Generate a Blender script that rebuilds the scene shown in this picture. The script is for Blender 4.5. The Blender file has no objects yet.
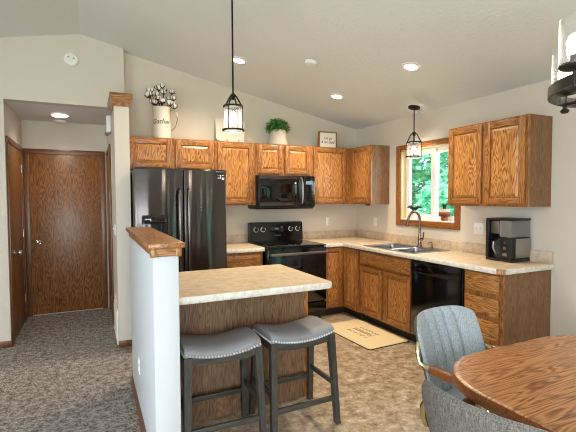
import bpy, bmesh, math, random
from mathutils import Vector, Matrix
random.seed(7)
PI = math.pi
SC = bpy.context.scene
COL = SC.collection

# ------------------------------------------------------------------ camera, sky, sun, window light, exposure
cam_d = bpy.data.cameras.new('camera'); cam = bpy.data.objects.new('camera', cam_d); COL.objects.link(cam)
cam_d.sensor_width = 36.0; cam_d.lens = 415.51 / 576 * 36; cam_d.clip_start = 0.02
_y, _p, _r = 0.4454, 0.0415, -0.0045
_fw = Vector((math.sin(_y) * math.cos(_p), math.cos(_y) * math.cos(_p), -math.sin(_p)))
_rt = Vector((math.cos(_y), -math.sin(_y), 0)); _up = _rt.cross(_fw)
_r2 = _rt * math.cos(_r) + _up * math.sin(_r); _u2 = -_rt * math.sin(_r) + _up * math.cos(_r)
cam.matrix_world = Matrix(((_r2.x, _u2.x, -_fw.x, -3.467), (_r2.y, _u2.y, -_fw.y, -4.985), (_r2.z, _u2.z, -_fw.z, 1.458), (0, 0, 0, 1)))
SC.camera = cam

SC.view_settings.view_transform = 'Standard'; SC.view_settings.look = 'None'
SC.view_settings.gamma = 1.0; SC.view_settings.use_curve_mapping = False
SC.view_settings.exposure = 0.46
SC.cycles.use_denoising = True; SC.cycles.filter_width = 1.05
SC.cycles.max_bounces = 10; SC.cycles.diffuse_bounces = 5; SC.cycles.glossy_bounces = 4; SC.cycles.transparent_max_bounces = 16
SC.cycles.sample_clamp_indirect = 6.0
SC.cycles.caustics_reflective = False; SC.cycles.caustics_refractive = False

W = bpy.data.worlds.new('sky'); SC.world = W; W.use_nodes = True
_bg = W.node_tree.nodes['Background']; _bg.inputs[0].default_value = (0.62, 0.84, 1.0, 1); _bg.inputs[1].default_value = 3.0

def lamp(name, kind, loc, energy, color, target=None, **kw):
    d = bpy.data.lights.new(name, kind); d.energy = energy; d.color = color
    for k, v in kw.items(): setattr(d, k, v)
    o = bpy.data.objects.new(name, d); COL.objects.link(o); o.location = loc
    if target is not None:
        o.rotation_euler = (Vector(target) - Vector(loc)).to_track_quat('-Z', 'Y').to_euler()
    return o

lamp('sun', 'SUN', (-20, 10, 30), 7.0, (1.0, 0.97, 0.9), (0, -2, 0), angle=0.02)
DAY = (0.90, 0.96, 1.0)
lamp('daylight_living_room_window', 'AREA', (-7.22, -4.6, 1.55), 85, (0.84, 0.92, 1.0), (-3.0, -4.0, 1.3), shape='RECTANGLE', size=2.4, size_y=1.5)
lamp('daylight_patio_door', 'AREA', (-3.9, -6.72, 1.15), 100, DAY, (-2.6, 0, 1.1), shape='RECTANGLE', size=1.8, size_y=1.9)
lamp('daylight_kitchen_window', 'AREA', (0.35, -1.38, 1.75), 8, (0.85, 0.95, 1.0), (-1.5, -1.38, 1.0), shape='RECTANGLE', size=0.75, size_y=0.7)

# ------------------------------------------------------------------ colours and materials
def lin(h):
    h = h.lstrip('#'); out = []
    for i in (0, 2, 4):
        c = int(h[i:i + 2], 16) / 255
        out.append(c / 12.92 if c <= 0.04045 else ((c + 0.055) / 1.055) ** 2.4)
    return (*out, 1)

def nm(name):
    m = bpy.data.materials.new(name); m.use_nodes = True
    nt = m.node_tree; return m, nt, nt.nodes, nt.links, nt.nodes['Principled BSDF']

def plain(name, hexc, rough=0.5, metal=0.0, spec=0.5, coat=0.0, bump=0.0, bscale=60, vary=0.0):
    m, nt, N, L, B = nm(name)
    B.inputs['Base Color'].default_value = lin(hexc); B.inputs['Roughness'].default_value = rough
    B.inputs['Metallic'].default_value = metal; B.inputs['Specular IOR Level'].default_value = spec
    B.inputs['Coat Weight'].default_value = coat
    tc = N.new('ShaderNodeTexCoord'); nz = N.new('ShaderNodeTexNoise'); nz.inputs['Scale'].default_value = bscale
    nz.inputs['Detail'].default_value = 3
    L.new(tc.outputs['Object'], nz.inputs['Vector'])
    if bump:
        b = N.new('ShaderNodeBump'); b.inputs['Strength'].default_value = bump; b.inputs['Distance'].default_value = 0.01
        L.new(nz.outputs['Fac'], b.inputs['Height']); L.new(b.outputs['Normal'], B.inputs['Normal'])
    if vary:
        mx = N.new('ShaderNodeMix'); mx.data_type = 'RGBA'; c = lin(hexc)
        mx.inputs['A'].default_value = tuple(v * (1 - vary) for v in c[:3]) + (1,)
        mx.inputs['B'].default_value = tuple(min(1, v * (1 + vary)) for v in c[:3]) + (1,)
        L.new(nz.outputs['Fac'], mx.inputs['Factor']); L.new(mx.outputs['Result'], B.inputs['Base Color'])
    return m

def ramp(N, stops):
    r = N.new('ShaderNodeValToRGB'); e = r.color_ramp.elements
    while len(e) < len(stops): e.new(0.5)
    for k, (p, c) in enumerate(stops): e[k].position = p; e[k].color = lin(c) if isinstance(c, str) else c
    return r

def oak(name, axis, light, mid, dark, rough=0.35, figure=1.0, fig_scale=9, coat=0.15, rings=110):
    """flat sawn oak: cathedral rings plus long pores along the grain axis"""
    m, nt, N, L, B = nm(name)
    tc = N.new('ShaderNodeTexCoord'); oi = N.new('ShaderNodeObjectInfo')
    mul = N.new('ShaderNodeVectorMath'); mul.operation = 'MULTIPLY_ADD'
    off = N.new('ShaderNodeCombineXYZ')
    for k in range(3):
        mm = N.new('ShaderNodeMath'); mm.operation = 'MULTIPLY'; mm.inputs[1].default_value = (7.3, 5.1, 9.7)[k]
        L.new(oi.outputs['Random'], mm.inputs[0]); L.new(mm.outputs[0], off.inputs[k])
    mul.inputs[1].default_value = (1, 1, 1)
    L.new(tc.outputs['Object'], mul.inputs[0]); L.new(off.outputs[0], mul.inputs[2])
    def scaled(across, along):
        s = [across] * 3; s['xyz'.index(axis)] = along
        mp = N.new('ShaderNodeVectorMath'); mp.operation = 'MULTIPLY'; mp.inputs[1].default_value = s
        L.new(mul.outputs[0], mp.inputs[0]); return mp.outputs[0]
    n1 = N.new('ShaderNodeTexNoise'); n1.inputs['Scale'].default_value = 1; n1.inputs['Detail'].default_value = 2.5; n1.inputs['Roughness'].default_value = 0.4; n1.inputs['Distortion'].default_value = 0.15
    L.new(scaled(fig_scale * 1.35, fig_scale * 0.19), n1.inputs['Vector'])
    k = N.new('ShaderNodeMath'); k.operation = 'MULTIPLY'; k.inputs[1].default_value = rings
    L.new(n1.outputs['Fac'], k.inputs[0])
    s = N.new('ShaderNodeMath'); s.operation = 'SINE'; L.new(k.outputs[0], s.inputs[0])
    rng = N.new('ShaderNodeMapRange'); rng.inputs[1].default_value = -1; rng.inputs[2].default_value = 1
    L.new(s.outputs[0], rng.inputs[0])
    n2 = N.new('ShaderNodeTexNoise'); n2.inputs['Scale'].default_value = 1; n2.inputs['Detail'].default_value = 3
    L.new(scaled(170, 11), n2.inputs['Vector'])
    n3 = N.new('ShaderNodeTexNoise'); n3.inputs['Scale'].default_value = 1; n3.inputs['Detail'].default_value = 2
    L.new(scaled(14, 1.2), n3.inputs['Vector'])
    a = N.new('ShaderNodeMath'); a.operation = 'MULTIPLY'; a.inputs[1].default_value = 0.26 * figure; L.new(rng.outputs[0], a.inputs[0])
    b = N.new('ShaderNodeMath'); b.operation = 'MULTIPLY_ADD'; b.inputs[1].default_value = 0.75; L.new(n2.outputs['Fac'], b.inputs[0]); L.new(a.outputs[0], b.inputs[2])
    c = N.new('ShaderNodeMath'); c.operation = 'MULTIPLY_ADD'; c.inputs[1].default_value = 0.3; L.new(n3.outputs['Fac'], c.inputs[0]); L.new(b.outputs[0], c.inputs[2])
    r = ramp(N, [(0.42, dark), (0.64, mid), (0.86, light)])
    L.new(c.outputs[0], r.inputs[0]); L.new(r.outputs[0], B.inputs['Base Color'])
    B.inputs['Roughness'].default_value = rough; B.inputs['Coat Weight'].default_value = coat; B.inputs['Coat Roughness'].default_value = 0.25
    bp = N.new('ShaderNodeBump'); bp.inputs['Strength'].default_value = 0.12; bp.inputs['Distance'].default_value = 0.003
    L.new(c.outputs[0], bp.inputs['Height']); L.new(bp.outputs['Normal'], B.inputs['Normal'])
    return m

def mottled(name, cols, scale, rough, detail=6, fine=0.0, fine_scale=150, bump=0.0, coat=0.0):
    m, nt, N, L, B = nm(name)
    tc = N.new('ShaderNodeTexCoord'); n1 = N.new('ShaderNodeTexNoise')
    n1.inputs['Scale'].default_value = scale; n1.inputs['Detail'].default_value = detail; n1.inputs['Roughness'].default_value = 0.65
    L.new(tc.outputs['Object'], n1.inputs['Vector'])
    src = n1.outputs['Fac']
    if fine:
        n2 = N.new('ShaderNodeTexNoise'); n2.inputs['Scale'].default_value = fine_scale; n2.inputs['Detail'].default_value = 2
        L.new(tc.outputs['Object'], n2.inputs['Vector'])
        sb = N.new('ShaderNodeMath'); sb.operation = 'SUBTRACT'; sb.inputs[1].default_value = 0.5; L.new(n2.outputs['Fac'], sb.inputs[0])
        ad = N.new('ShaderNodeMath'); ad.operation = 'MULTIPLY_ADD'; ad.inputs[1].default_value = fine
        L.new(sb.outputs[0], ad.inputs[0]); L.new(src, ad.inputs[2]); src = ad.outputs[0]
    k = len(cols); r = ramp(N, [(0.32 + 0.36 * i / (k - 1), c) for i, c in enumerate(cols)])
    L.new(src, r.inputs[0]); L.new(r.outputs[0], B.inputs['Base Color'])
    B.inputs['Roughness'].default_value = rough; B.inputs['Coat Weight'].default_value = coat
    if bump:
        b = N.new('ShaderNodeBump'); b.inputs['Strength'].default_value = bump; b.inputs['Distance'].default_value = 0.01
        L.new(src, b.inputs['Height']); L.new(b.outputs['Normal'], B.inputs['Normal'])
    return m

def emit(name, color, strength):
    m, nt, N, L, B = nm(name)
    B.inputs['Base Color'].default_value = color; B.inputs['Emission Color'].default_value = color
    B.inputs['Emission Strength'].default_value = strength; return m

def glass(name, tint=(1, 1, 1), gloss=0.08, rough=0.02, milk=0.0, edge=0.0):
    m, nt, N, L, B = nm(name)
    t = N.new('ShaderNodeBsdfTransparent'); t.inputs[0].default_value = (*tint, 1)
    g = N.new('ShaderNodeBsdfGlossy'); g.inputs['Roughness'].default_value = rough
    lw = N.new('ShaderNodeLayerWeight'); lw.inputs[0].default_value = 0.5
    pw = N.new('ShaderNodeMath'); pw.operation = 'POWER'; pw.inputs[1].default_value = 4; L.new(lw.outputs['Facing'], pw.inputs[0])
    fr = N.new('ShaderNodeMath'); fr.operation = 'MULTIPLY_ADD'; fr.inputs[1].default_value = 0.6; fr.inputs[2].default_value = gloss * .5; L.new(pw.outputs[0], fr.inputs[0])
    mx = N.new('ShaderNodeMixShader'); L.new(fr.outputs[0], mx.inputs[0]); L.new(t.outputs[0], mx.inputs[1]); L.new(g.outputs[0], mx.inputs[2])
    out = N['Material Output']; last = mx.outputs[0]
    if milk or edge:
        d = N.new('ShaderNodeBsdfTranslucent'); d.inputs[0].default_value = (1, 1, 1, 1)
        df = N.new('ShaderNodeBsdfDiffuse'); df.inputs[0].default_value = (0.9, 0.9, 0.9, 1)
        h = N.new('ShaderNodeMixShader'); h.inputs[0].default_value = 0.4; L.new(d.outputs[0], h.inputs[1]); L.new(df.outputs[0], h.inputs[2])
        m2 = N.new('ShaderNodeMixShader'); m2.inputs[0].default_value = milk; em = N.new('ShaderNodeMath'); em.operation = 'MULTIPLY_ADD'; em.inputs[1].default_value = edge; em.inputs[2].default_value = milk; L.new(pw.outputs[0], em.inputs[0]); L.new(em.outputs[0], m2.inputs[0]); L.new(last, m2.inputs[1]); L.new(h.outputs[0], m2.inputs[2]); last = m2.outputs[0]
    L.new(last, out.inputs[0]); return m

OL, OM, OD = '#b47c44', '#955e2d', '#673b1a'
oak_v = oak('oak_upright_grain', 'z', OL, OM, OD)
oak_h = oak('oak_level_grain', 'x', OL, OM, OD)
oak_y = oak('oak_lengthwise_grain', 'y', OL, OM, OD)
oak_panel = oak('oak_panel_figure', 'z', '#c08749', '#9f6834', '#623817', fig_scale=10, figure=1.5)
oak_panel_h = oak('oak_drawer_figure', 'x', '#c08749', '#9a6431', '#623817', fig_scale=10, figure=1.2)
veneer = oak('oak_veneer_side', 'z', '#9d7552', '#865f40', '#684730', rough=0.5, figure=0.6, fig_scale=9, coat=0.0)
island_veneer = oak('island_veneer', 'z', '#92714f', '#7b5b3f', '#573d29', rough=0.55, figure=0.6, fig_scale=10, coat=0.0)
hall_oak = oak('hall_door_oak', 'z', '#96602e', '#75461c', '#4e2c12', rough=0.4, fig_scale=9, figure=1.3)
hall_trim = oak('hall_trim_oak', 'z', '#8f5a2b', '#74441d', '#4f2c12', rough=0.35, figure=0.4)
trim_oak = oak('window_trim_oak', 'z', '#b9783a', '#9a5d29', '#6b3c18', rough=0.35, figure=0.5)
trim_oak_h = oak('window_trim_oak_level', 'y', '#b9783a', '#9a5d29', '#6b3c18', rough=0.35, figure=0.5)
table_oak = oak('table_oak', 'x', '#c48a58', '#ab7142', '#744622', rough=0.3, fig_scale=8, coat=0.3, figure=1.3)
table_edge = oak('table_edge_oak', 'x', '#a8672f', '#8c4f20', '#643413', rough=0.3, figure=0.4, coat=0.3)
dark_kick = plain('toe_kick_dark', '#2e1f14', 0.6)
wall_m = plain('wall_paint_greige', '#d3c8b9', 0.85, bump=0.05, bscale=120)
hall_wall_m = plain('wall_paint_light', '#d4cabd', 0.85, bump=0.05, bscale=120)
white_wall = plain('half_wall_paint', '#cacccf', 0.8, bump=0.04, bscale=120)
ceil_m = plain('ceiling_paint', '#e0e1e0', 0.95, bump=0.25, bscale=45)
white_plastic = plain('white_plastic', '#eceae4', 0.4)
off_white = plain('off_white_vinyl', '#e9e7e2', 0.45)
black_gloss = plain('black_gloss', '#08080a', 0.12, spec=0.6)
black_glass = plain('black_glass', '#040405', 0.04, spec=0.6)
black_plastic = plain('black_plastic', '#101011', 0.4)
black_iron = plain('black_iron', '#1b1a19', 0.45, metal=0.6)
gun_iron = plain('gunmetal_ring', '#3b3a39', 0.4, metal=0.7)
black_steel = plain('black_stainless', '#5a5553', 0.15, metal=0.95)
def brushed(m):   # brushed across, so highlights stretch up and down
    nt = m.node_tree; B = nt.nodes['Principled BSDF']; B.inputs['Anisotropic'].default_value = 1.0
    v = nt.nodes.new('ShaderNodeCombineXYZ'); v.inputs[2].default_value = 1; nt.links.new(v.outputs[0], B.inputs['Tangent'])
brushed(black_steel)
handle_steel = plain('handle_black_steel', '#6d6a68', 0.22, metal=0.95)
black_steel_d = plain('black_stainless_dark', '#242322', 0.2, metal=0.7)
steel = plain('stainless_steel', '#a5a4a1', 0.28, metal=1.0)
steel_d = plain('brushed_steel', '#8d8a86', 0.35, metal=1.0)
chrome = plain('chrome', '#dcdcdc', 0.08, metal=1.0)
bronze = plain('dark_nickel', '#8a7d6d', 0.25, metal=1.0)
brass = plain('pale_brass', '#c8b98a', 0.22, metal=1.0)
laminate = mottled('counter_laminate', ['#c0a98c', '#d4c0a3', '#e0d0b8'], 18, 0.3, fine=0.35, fine_scale=160)
lam_edge_daylit = mottled('counter_edge_daylit', ['#cfc7ba', '#e2dcd1', '#f0ece4'], 30, 0.35, fine=0.35, fine_scale=160)  # whiter than the top: cool daylight put into the edge colour
splash = mottled('backsplash_laminate', ['#b09a82', '#c5b09a', '#d2c0ab'], 18, 0.4, fine=0.35, fine_scale=160)
carpet_m = mottled('carpet_pile', ['#4a433e', '#8a8078', '#b9afa7'], 22, 1.0, detail=4, fine=1.3, fine_scale=95, bump=0.9)
leather = plain('grey_leather', '#868688', 0.45, bump=0.3, bscale=140, vary=0.12)
stool_wood = oak('charcoal_washed_wood', 'z', '#5b564e', '#45413b', '#2c2925', rough=0.5, figure=0.2, coat=0)
stool_wood_h = oak('charcoal_washed_wood_level', 'x', '#5b564e', '#45413b', '#2c2925', rough=0.5, figure=0.2, coat=0)
mat_m = plain('mat_cream', '#e2d0a8', 0.8, vary=0.05, bscale=30)
mat_text = plain('mat_print', '#a6977f', 0.8)
mat_edge = plain('mat_edge_dark', '#2a2520', 0.8)
leaf_m = plain('boxwood_leaf', '#4a7a38', 0.5, vary=0.6, bscale=60)
leaf_dark = plain('dark_leaf', '#153518', 0.4, vary=0.3, bscale=60)
cream = plain('cream_enamel', '#dcd4c6', 0.5, vary=0.04, bscale=20)
pot_white = plain('pot_whitewash', '#bfb7aa', 0.7, vary=0.08, bscale=30)
cotton = plain('cotton_white', '#efe9df', 0.95)
bract = plain('dry_bract', '#2f211b', 0.8)
ink = plain('ink', '#26231f', 0.8)
terracotta = plain('terracotta', '#a9683e', 0.7)
paper = plain('paper', '#f2ecdf', 0.8)
soil = plain('soil', '#2b2018', 0.95)
lens_warm = emit('lamp_lens', (1.0, 0.86, 0.66, 1), 14)
lens_hall = emit('hall_lamp_lens', (1.0, 0.93, 0.82, 1), 12)
bulb_m = emit('bulb', (1.0, 0.92, 0.80, 1), 12)
screen_m = emit('display_blue', (0.12, 0.2, 0.3, 1), 0.12)
clear_glass = glass('window_glass')
shade_glass = glass('seeded_shade_glass', milk=0.04, edge=.2)
lantern_glass = glass('clear_lantern_glass', gloss=.12, edge=.8, milk=.01)
smoke_glass = glass('smoky_tank_plastic', tint=(0.62, 0.62, 0.66), rough=0.1, milk=0.3)

def vinyl():
    m, nt, N, L, B = nm('vinyl_floor')
    tc = N.new('ShaderNodeTexCoord')
    n1 = N.new('ShaderNodeTexNoise'); n1.inputs['Scale'].default_value = 11; n1.inputs['Detail'].default_value = 9; n1.inputs['Roughness'].default_value = 0.78
    L.new(tc.outputs['Object'], n1.inputs['Vector'])
    v = N.new('ShaderNodeTexVoronoi'); v.feature = 'DISTANCE_TO_EDGE'; v.inputs['Scale'].default_value = 16
    L.new(tc.outputs['Object'], v.inputs['Vector'])
    r = ramp(N, [(0.34, '#6d5b48'), (0.45, '#9d8970'), (0.55, '#bdac95'), (0.66, '#dcd3c5')])
    L.new(n1.outputs['Fac'], r.inputs[0])
    r2 = ramp(N, [(0.0, (0.72, 0.72, 0.72, 1)), (0.12, (1, 1, 1, 1))]); L.new(v.outputs['Distance'], r2.inputs[0])
    mx = N.new('ShaderNodeMix'); mx.data_type = 'RGBA'; mx.blend_type = 'MULTIPLY'; mx.inputs['Factor'].default_value = 0.6
    L.new(r.outputs[0], mx.inputs['A']); L.new(r2.outputs[0], mx.inputs['B']); L.new(mx.outputs['Result'], B.inputs['Base Color'])
    B.inputs['Roughness'].default_value = 0.3
    b = N.new('ShaderNodeBump'); b.inputs['Strength'].default_value = 0.25; b.inputs['Distance'].default_value = 0.004
    L.new(n1.outputs['Fac'], b.inputs['Height']); L.new(b.outputs['Normal'], B.inputs['Normal'])
    return m
vinyl_m = vinyl()

def fabric(name, a, b_, streak_axis='z'):
    m, nt, N, L, B = nm(name)
    tc = N.new('ShaderNodeTexCoord')
    mp = N.new('ShaderNodeVectorMath'); mp.operation = 'MULTIPLY'; mp.inputs[1].default_value = (230, 230, 22)
    L.new(tc.outputs['Object'], mp.inputs[0])
    n1 = N.new('ShaderNodeTexNoise'); n1.inputs['Scale'].default_value = 1; n1.inputs['Detail'].default_value = 3; L.new(mp.outputs[0], n1.inputs['Vector'])
    n2 = N.new('ShaderNodeTexNoise'); n2.inputs['Scale'].default_value = 260; L.new(tc.outputs['Object'], n2.inputs['Vector'])
    ad = N.new('ShaderNodeMath'); ad.operation = 'MULTIPLY_ADD'; ad.inputs[1].default_value = 0.5; L.new(n2.outputs['Fac'], ad.inputs[0])
    hf = N.new('ShaderNodeMath'); hf.operation = 'MULTIPLY'; hf.inputs[1].default_value = 0.5; L.new(n1.outputs['Fac'], hf.inputs[0]); L.new(hf.outputs[0], ad.inputs[2])
    r = ramp(N, [(0.36, a), (0.64, b_)]); L.new(ad.outputs[0], r.inputs[0]); L.new(r.outputs[0], B.inputs['Base Color'])
    B.inputs['Roughness'].default_value = 0.9
    bm_ = N.new('ShaderNodeBump'); bm_.inputs['Strength'].default_value = 0.3; bm_.inputs['Distance'].default_value = 0.002
    L.new(ad.outputs[0], bm_.inputs['Height']); L.new(bm_.outputs['Normal'], B.inputs['Normal'])
    return m
chair_fabric = fabric('blue_grey_tweed', '#87929a', '#c3cbd0')
back_fabric = fabric('brown_grey_tweed', '#423e3a', '#7d766e')

def foliage_mat(name, a, b_):
    m, nt, N, L, B = nm(name)
    tc = N.new('ShaderNodeTexCoord'); n1 = N.new('ShaderNodeTexNoise'); n1.inputs['Scale'].default_value = 3; n1.inputs['Detail'].default_value = 5
    L.new(tc.outputs['Object'], n1.inputs['Vector'])
    r = ramp(N, [(0.35, a), (0.65, b_)]); L.new(n1.outputs['Fac'], r.inputs[0])
    d = N.new('ShaderNodeBsdfDiffuse'); t = N.new('ShaderNodeBsdfTranslucent'); mx = N.new('ShaderNodeMixShader'); mx.inputs[0].default_value = 0.45
    L.new(r.outputs[0], d.inputs[0]); L.new(r.outputs[0], t.inputs[0]); L.new(d.outputs[0], mx.inputs[1]); L.new(t.outputs[0], mx.inputs[2])
    L.new(mx.outputs[0], N['Material Output'].inputs[0]); return m
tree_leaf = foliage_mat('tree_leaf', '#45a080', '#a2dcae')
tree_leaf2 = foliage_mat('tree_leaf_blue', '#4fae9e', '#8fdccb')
bark = plain('bark', '#8c8474', 0.9, vary=0.3, bscale=12)
grass_m = mottled('lawn', ['#3f7a2e', '#6fae4f'], 6, 0.9)

# ------------------------------------------------------------------ mesh helpers
class MB:
    def __init__(s): s.bm = bmesh.new()
    def _add(s, t, m, M=None):
        if M is not None: bmesh.ops.transform(t, matrix=M, verts=t.verts)
        for f in t.faces: f.material_index = m
        me = bpy.data.meshes.new('tmp'); t.to_mesh(me); t.free(); s.bm.from_mesh(me); bpy.data.meshes.remove(me); return s
    def box(s, x0, x1, y0, y1, z0, z1, bev=0, seg=2, m=0, M=None):
        t = bmesh.new(); bmesh.ops.create_cube(t, size=1)
        for v in t.verts:
            v.co = Vector(((x0 + x1) / 2 + v.co.x * (x1 - x0), (y0 + y1) / 2 + v.co.y * (y1 - y0), (z0 + z1) / 2 + v.co.z * (z1 - z0)))
        bmesh.ops.recalc_face_normals(t, faces=t.faces)
        if bev: bmesh.ops.bevel(t, geom=list(t.edges), offset=bev, segments=seg, affect='EDGES', profile=0.5)
        return s._add(t, m, M)
    def loft(s, rings, m=0, cap=True, closed=False, M=None):
        t = bmesh.new(); R = [[t.verts.new(p) for p in r] for r in rings]; n = len(R[0])
        pairs = list(zip(R[:-1], R[1:])) + ([(R[-1], R[0])] if closed else [])
        for a, b in pairs:
            for i in range(n):
                try: t.faces.new((a[i], a[(i + 1) % n], b[(i + 1) % n], b[i]))
                except ValueError: pass
        if cap and not closed: t.faces.new(R[0]); t.faces.new(R[-1])
        bmesh.ops.recalc_face_normals(t, faces=t.faces)
        return s._add(t, m, M)
    def cyl(s, p0, p1, r0, r1=None, seg=20, m=0):
        r1 = r0 if r1 is None else r1; p0, p1 = Vector(p0), Vector(p1); d = (p1 - p0).normalized()
        a = d.orthogonal().normalized(); b = d.cross(a)
        ring = lambda c, r: [c + (a * math.cos(2 * PI * i / seg) + b * math.sin(2 * PI * i / seg)) * r for i in range(seg)]
        return s.loft([ring(p0, r0), ring(p1, r1)], m)
    def lathe(s, prof, c=(0, 0, 0), seg=28, m=0, axis='z', closed=False, cap=True):
        c = Vector(c); rings = []
        for r, z in prof:
            r = max(r, 1e-4); ring = []
            for i in range(seg):
                a = 2 * PI * i / seg; u, v = r * math.cos(a), r * math.sin(a)
                ring.append(c + (Vector((u, v, z)) if axis == 'z' else Vector((z, u, v)) if axis == 'x' else Vector((u, z, v))))
            rings.append(ring)
        return s.loft(rings, m, cap=cap, closed=closed)
    def tube(s, pts, r, seg=8, m=0, closed=False, flat=1.0):
        P = [Vector(p) for p in pts]; n = len(P); rings = []; nrm = None
        for i in range(n):
            d = (P[(i + 1) % n] - P[i - 1]) if closed else (P[min(i + 1, n - 1)] - P[max(i - 1, 0)])
            d.normalize()
            if nrm is None: nrm = d.orthogonal().normalized()
            nrm = (nrm - d * nrm.dot(d)).normalized(); b = d.cross(nrm); rr = r[i] if isinstance(r, (list, tuple)) else r
            rings.append([P[i] + (nrm * math.cos(2 * PI * k / seg) + b * math.sin(2 * PI * k / seg) * flat) * rr for k in range(seg)])
        return s.loft(rings, m, closed=closed)
    def prism(s, poly, axis, a0, a1, m=0, bev=0):
        f = {'x': lambda p, a: (a, p[0], p[1]), 'y': lambda p, a: (p[0], a, p[1]), 'z': lambda p, a: (p[0], p[1], a)}[axis]
        t = bmesh.new(); A = [t.verts.new(f(p, a0)) for p in poly]; B_ = [t.verts.new(f(p, a1)) for p in poly]; n = len(poly)
        t.faces.new(A); t.faces.new(B_)
        for i in range(n): t.faces.new((A[i], A[(i + 1) % n], B_[(i + 1) % n], B_[i]))
        bmesh.ops.recalc_face_normals(t, faces=t.faces)
        if bev: bmesh.ops.bevel(t, geom=list(t.edges), offset=bev, segments=2, affect='EDGES')
        return s._add(t, m)
    def sphere(s, c, r, seg=12, m=0, sc=(1, 1, 1)):
        t = bmesh.new(); bmesh.ops.create_uvsphere(t, u_segments=seg, v_segments=max(6, seg // 2 + 2), radius=r)
        return s._add(t, m, Matrix.Translation(c) @ Matrix.Diagonal((*sc, 1)))
    def build(s, name, mats, parent=None, loc=None, rot=None, smooth=True, ang=35):
        me = bpy.data.meshes.new(name); s.bm.to_mesh(me); s.bm.free()
        for m in (mats if isinstance(mats, (list, tuple)) else [mats]): me.materials.append(m)
        if smooth:
            me.polygons.foreach_set('use_smooth', [True] * len(me.polygons)); me.set_sharp_from_angle(angle=math.radians(ang))
        o = bpy.data.objects.new(name, me); COL.objects.link(o)
        if parent: o.parent = parent
        if loc is not None: o.location = loc
        if rot is not None: o.rotation_euler = rot
        return o

def tag(o, label, cat=None, group=None, kind=None):
    o['label'] = label
    if cat: o['category'] = cat
    if group: o['group'] = group
    if kind: o['kind'] = kind
    return o

def thing(name, label, cat, loc=(0, 0, 0), rz=0.0, group=None, kind=None):
    o = bpy.data.objects.new(name, None); COL.objects.link(o); o.location = loc; o.rotation_euler = (0, 0, rz); o.empty_display_size = 0.1
    return tag(o, label, cat, group, kind)

def struct(o, label, cat): return tag(o, label, cat, None, 'structure')

def copy_tree(o, parent=None):
    c = o.copy(); COL.objects.link(c)
    if parent: c.parent = parent
    for ch in list(o.children): copy_tree(ch, c)
    return c

def text_mesh(txt, size, mat, name, parent=None, M=None, shear=0.0, bend=None, ext=0.0008, align='CENTER'):
    cu = bpy.data.curves.new('txt', 'FONT'); cu.body = txt; cu.size = size; cu.shear = shear; cu.align_x = align; cu.extrude = ext; cu.space_line = 1.05
    o = bpy.data.objects.new('txt', cu); COL.objects.link(o); dg = bpy.context.evaluated_depsgraph_get()
    me = bpy.data.meshes.new_from_object(o.evaluated_get(dg)); bpy.data.objects.remove(o); bpy.data.curves.remove(cu)
    for v in me.vertices:
        if bend: v.co = bend(v.co)
    if M is not None: me.transform(M)
    me.materials.clear(); me.materials.append(mat); me.name = name
    r = bpy.data.objects.new(name, me); COL.objects.link(r)
    if parent: r.parent = parent
    return r

# ------------------------------------------------------------------ the setting
SL = 0.208; RX = -3.517; EAVE = 2.437; RZ = EAVE - SL * RX
def cz(x): return EAVE - SL * x if x > RX else RZ + SL * (x - RX)
LW = -7.03; REAR = -6.6; FX0, FX1 = -3.235, -3.10   # living room wall, rear wall, fridge side wall faces

b = MB(); b.prism([(-3.115, REAR), (0.15, REAR), (0.15, 0.15), (-3.115, 0.15)], 'z', -0.1, 0.0)
struct(b.build('floor', vinyl_m, smooth=False), 'tan mottled stone look vinyl kitchen and dining floor', 'floor')
b = MB(); b.prism([(LW, REAR), (-3.115, REAR), (-3.115, 1.2), (LW, 1.2)], 'z', -0.1, 0.0)
struct(b.build('floor_hall', carpet_m, smooth=False), 'grey brown speckled carpet running into the hall', 'carpet')

b = MB()
for x0, x1 in ((RX, 0.15), (LW - 0.15, RX)):
    b.prism([(x0, cz(x0)), (x1, cz(x1)), (x1, cz(x1) + 0.12), (x0, cz(x0) + 0.12)], 'y', REAR - 0.15, 0.15)
struct(b.build('ceiling', ceil_m, smooth=False), 'white vaulted ceiling with a ridge above the hall opening', 'ceiling')

WY0, WY1, WZ0, WZ1 = -1.805, -0.955, 1.195, 2.04
b = MB()
b.box(0, 0.15, REAR, WY0, -0.1, EAVE); b.box(0, 0.15, WY1, 0.15, -0.1, EAVE)
b.box(0, 0.15, WY0, WY1, -0.1, WZ0); b.box(0, 0.15, WY0, WY1, WZ1, EAVE)
struct(b.build('wall_right', wall_m, smooth=False), 'greige kitchen wall with the sink window', 'wall')
b = MB(); b.prism([(FX1, -0.1), (0, -0.1), (0, EAVE), (FX1, cz(FX1))], 'y', 0, 0.15)
struct(b.build('wall_back', wall_m, smooth=False), 'greige wall behind fridge and range, sloping at the top', 'wall')
HL = -4.2
b = MB()
b.prism([(LW, cz(LW)), (LW, -0.1), (HL, -0.1), (HL, 2.44), (FX1, 2.44), (FX1, cz(FX1)), (RX, RZ)], 'y', -0.12, 0.0)
struct(b.build('wall_front', hall_wall_m, smooth=False), 'light gable wall above the hall opening', 'wall')
b = MB(); b.box(FX0, FX1, -0.62, 0.0, -0.1, 2.385); b.box(FX0, FX1, 0, 1.2, -0.1, 2.44)
struct(b.build('wall_hall_right', hall_wall_m, smooth=False), 'end of the white wall between hall and fridge', 'wall')
b = MB(); b.box(HL - 0.12, HL, 0.0, 1.2, -0.1, 2.44)
struct(b.build('wall_hall_left', hall_wall_m, smooth=False), 'left side wall of the hall', 'wall')
b = MB(); b.box(HL - 0.12, FX1, 1.06, 1.2, -0.1, 2.44)
struct(b.build('wall_hall_end', hall_wall_m, smooth=False), 'end wall of the hall around the brown door', 'wall')
b = MB(); b.box(HL - 0.12, FX1, 0.0, 1.2, 2.44, 2.56)
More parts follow.
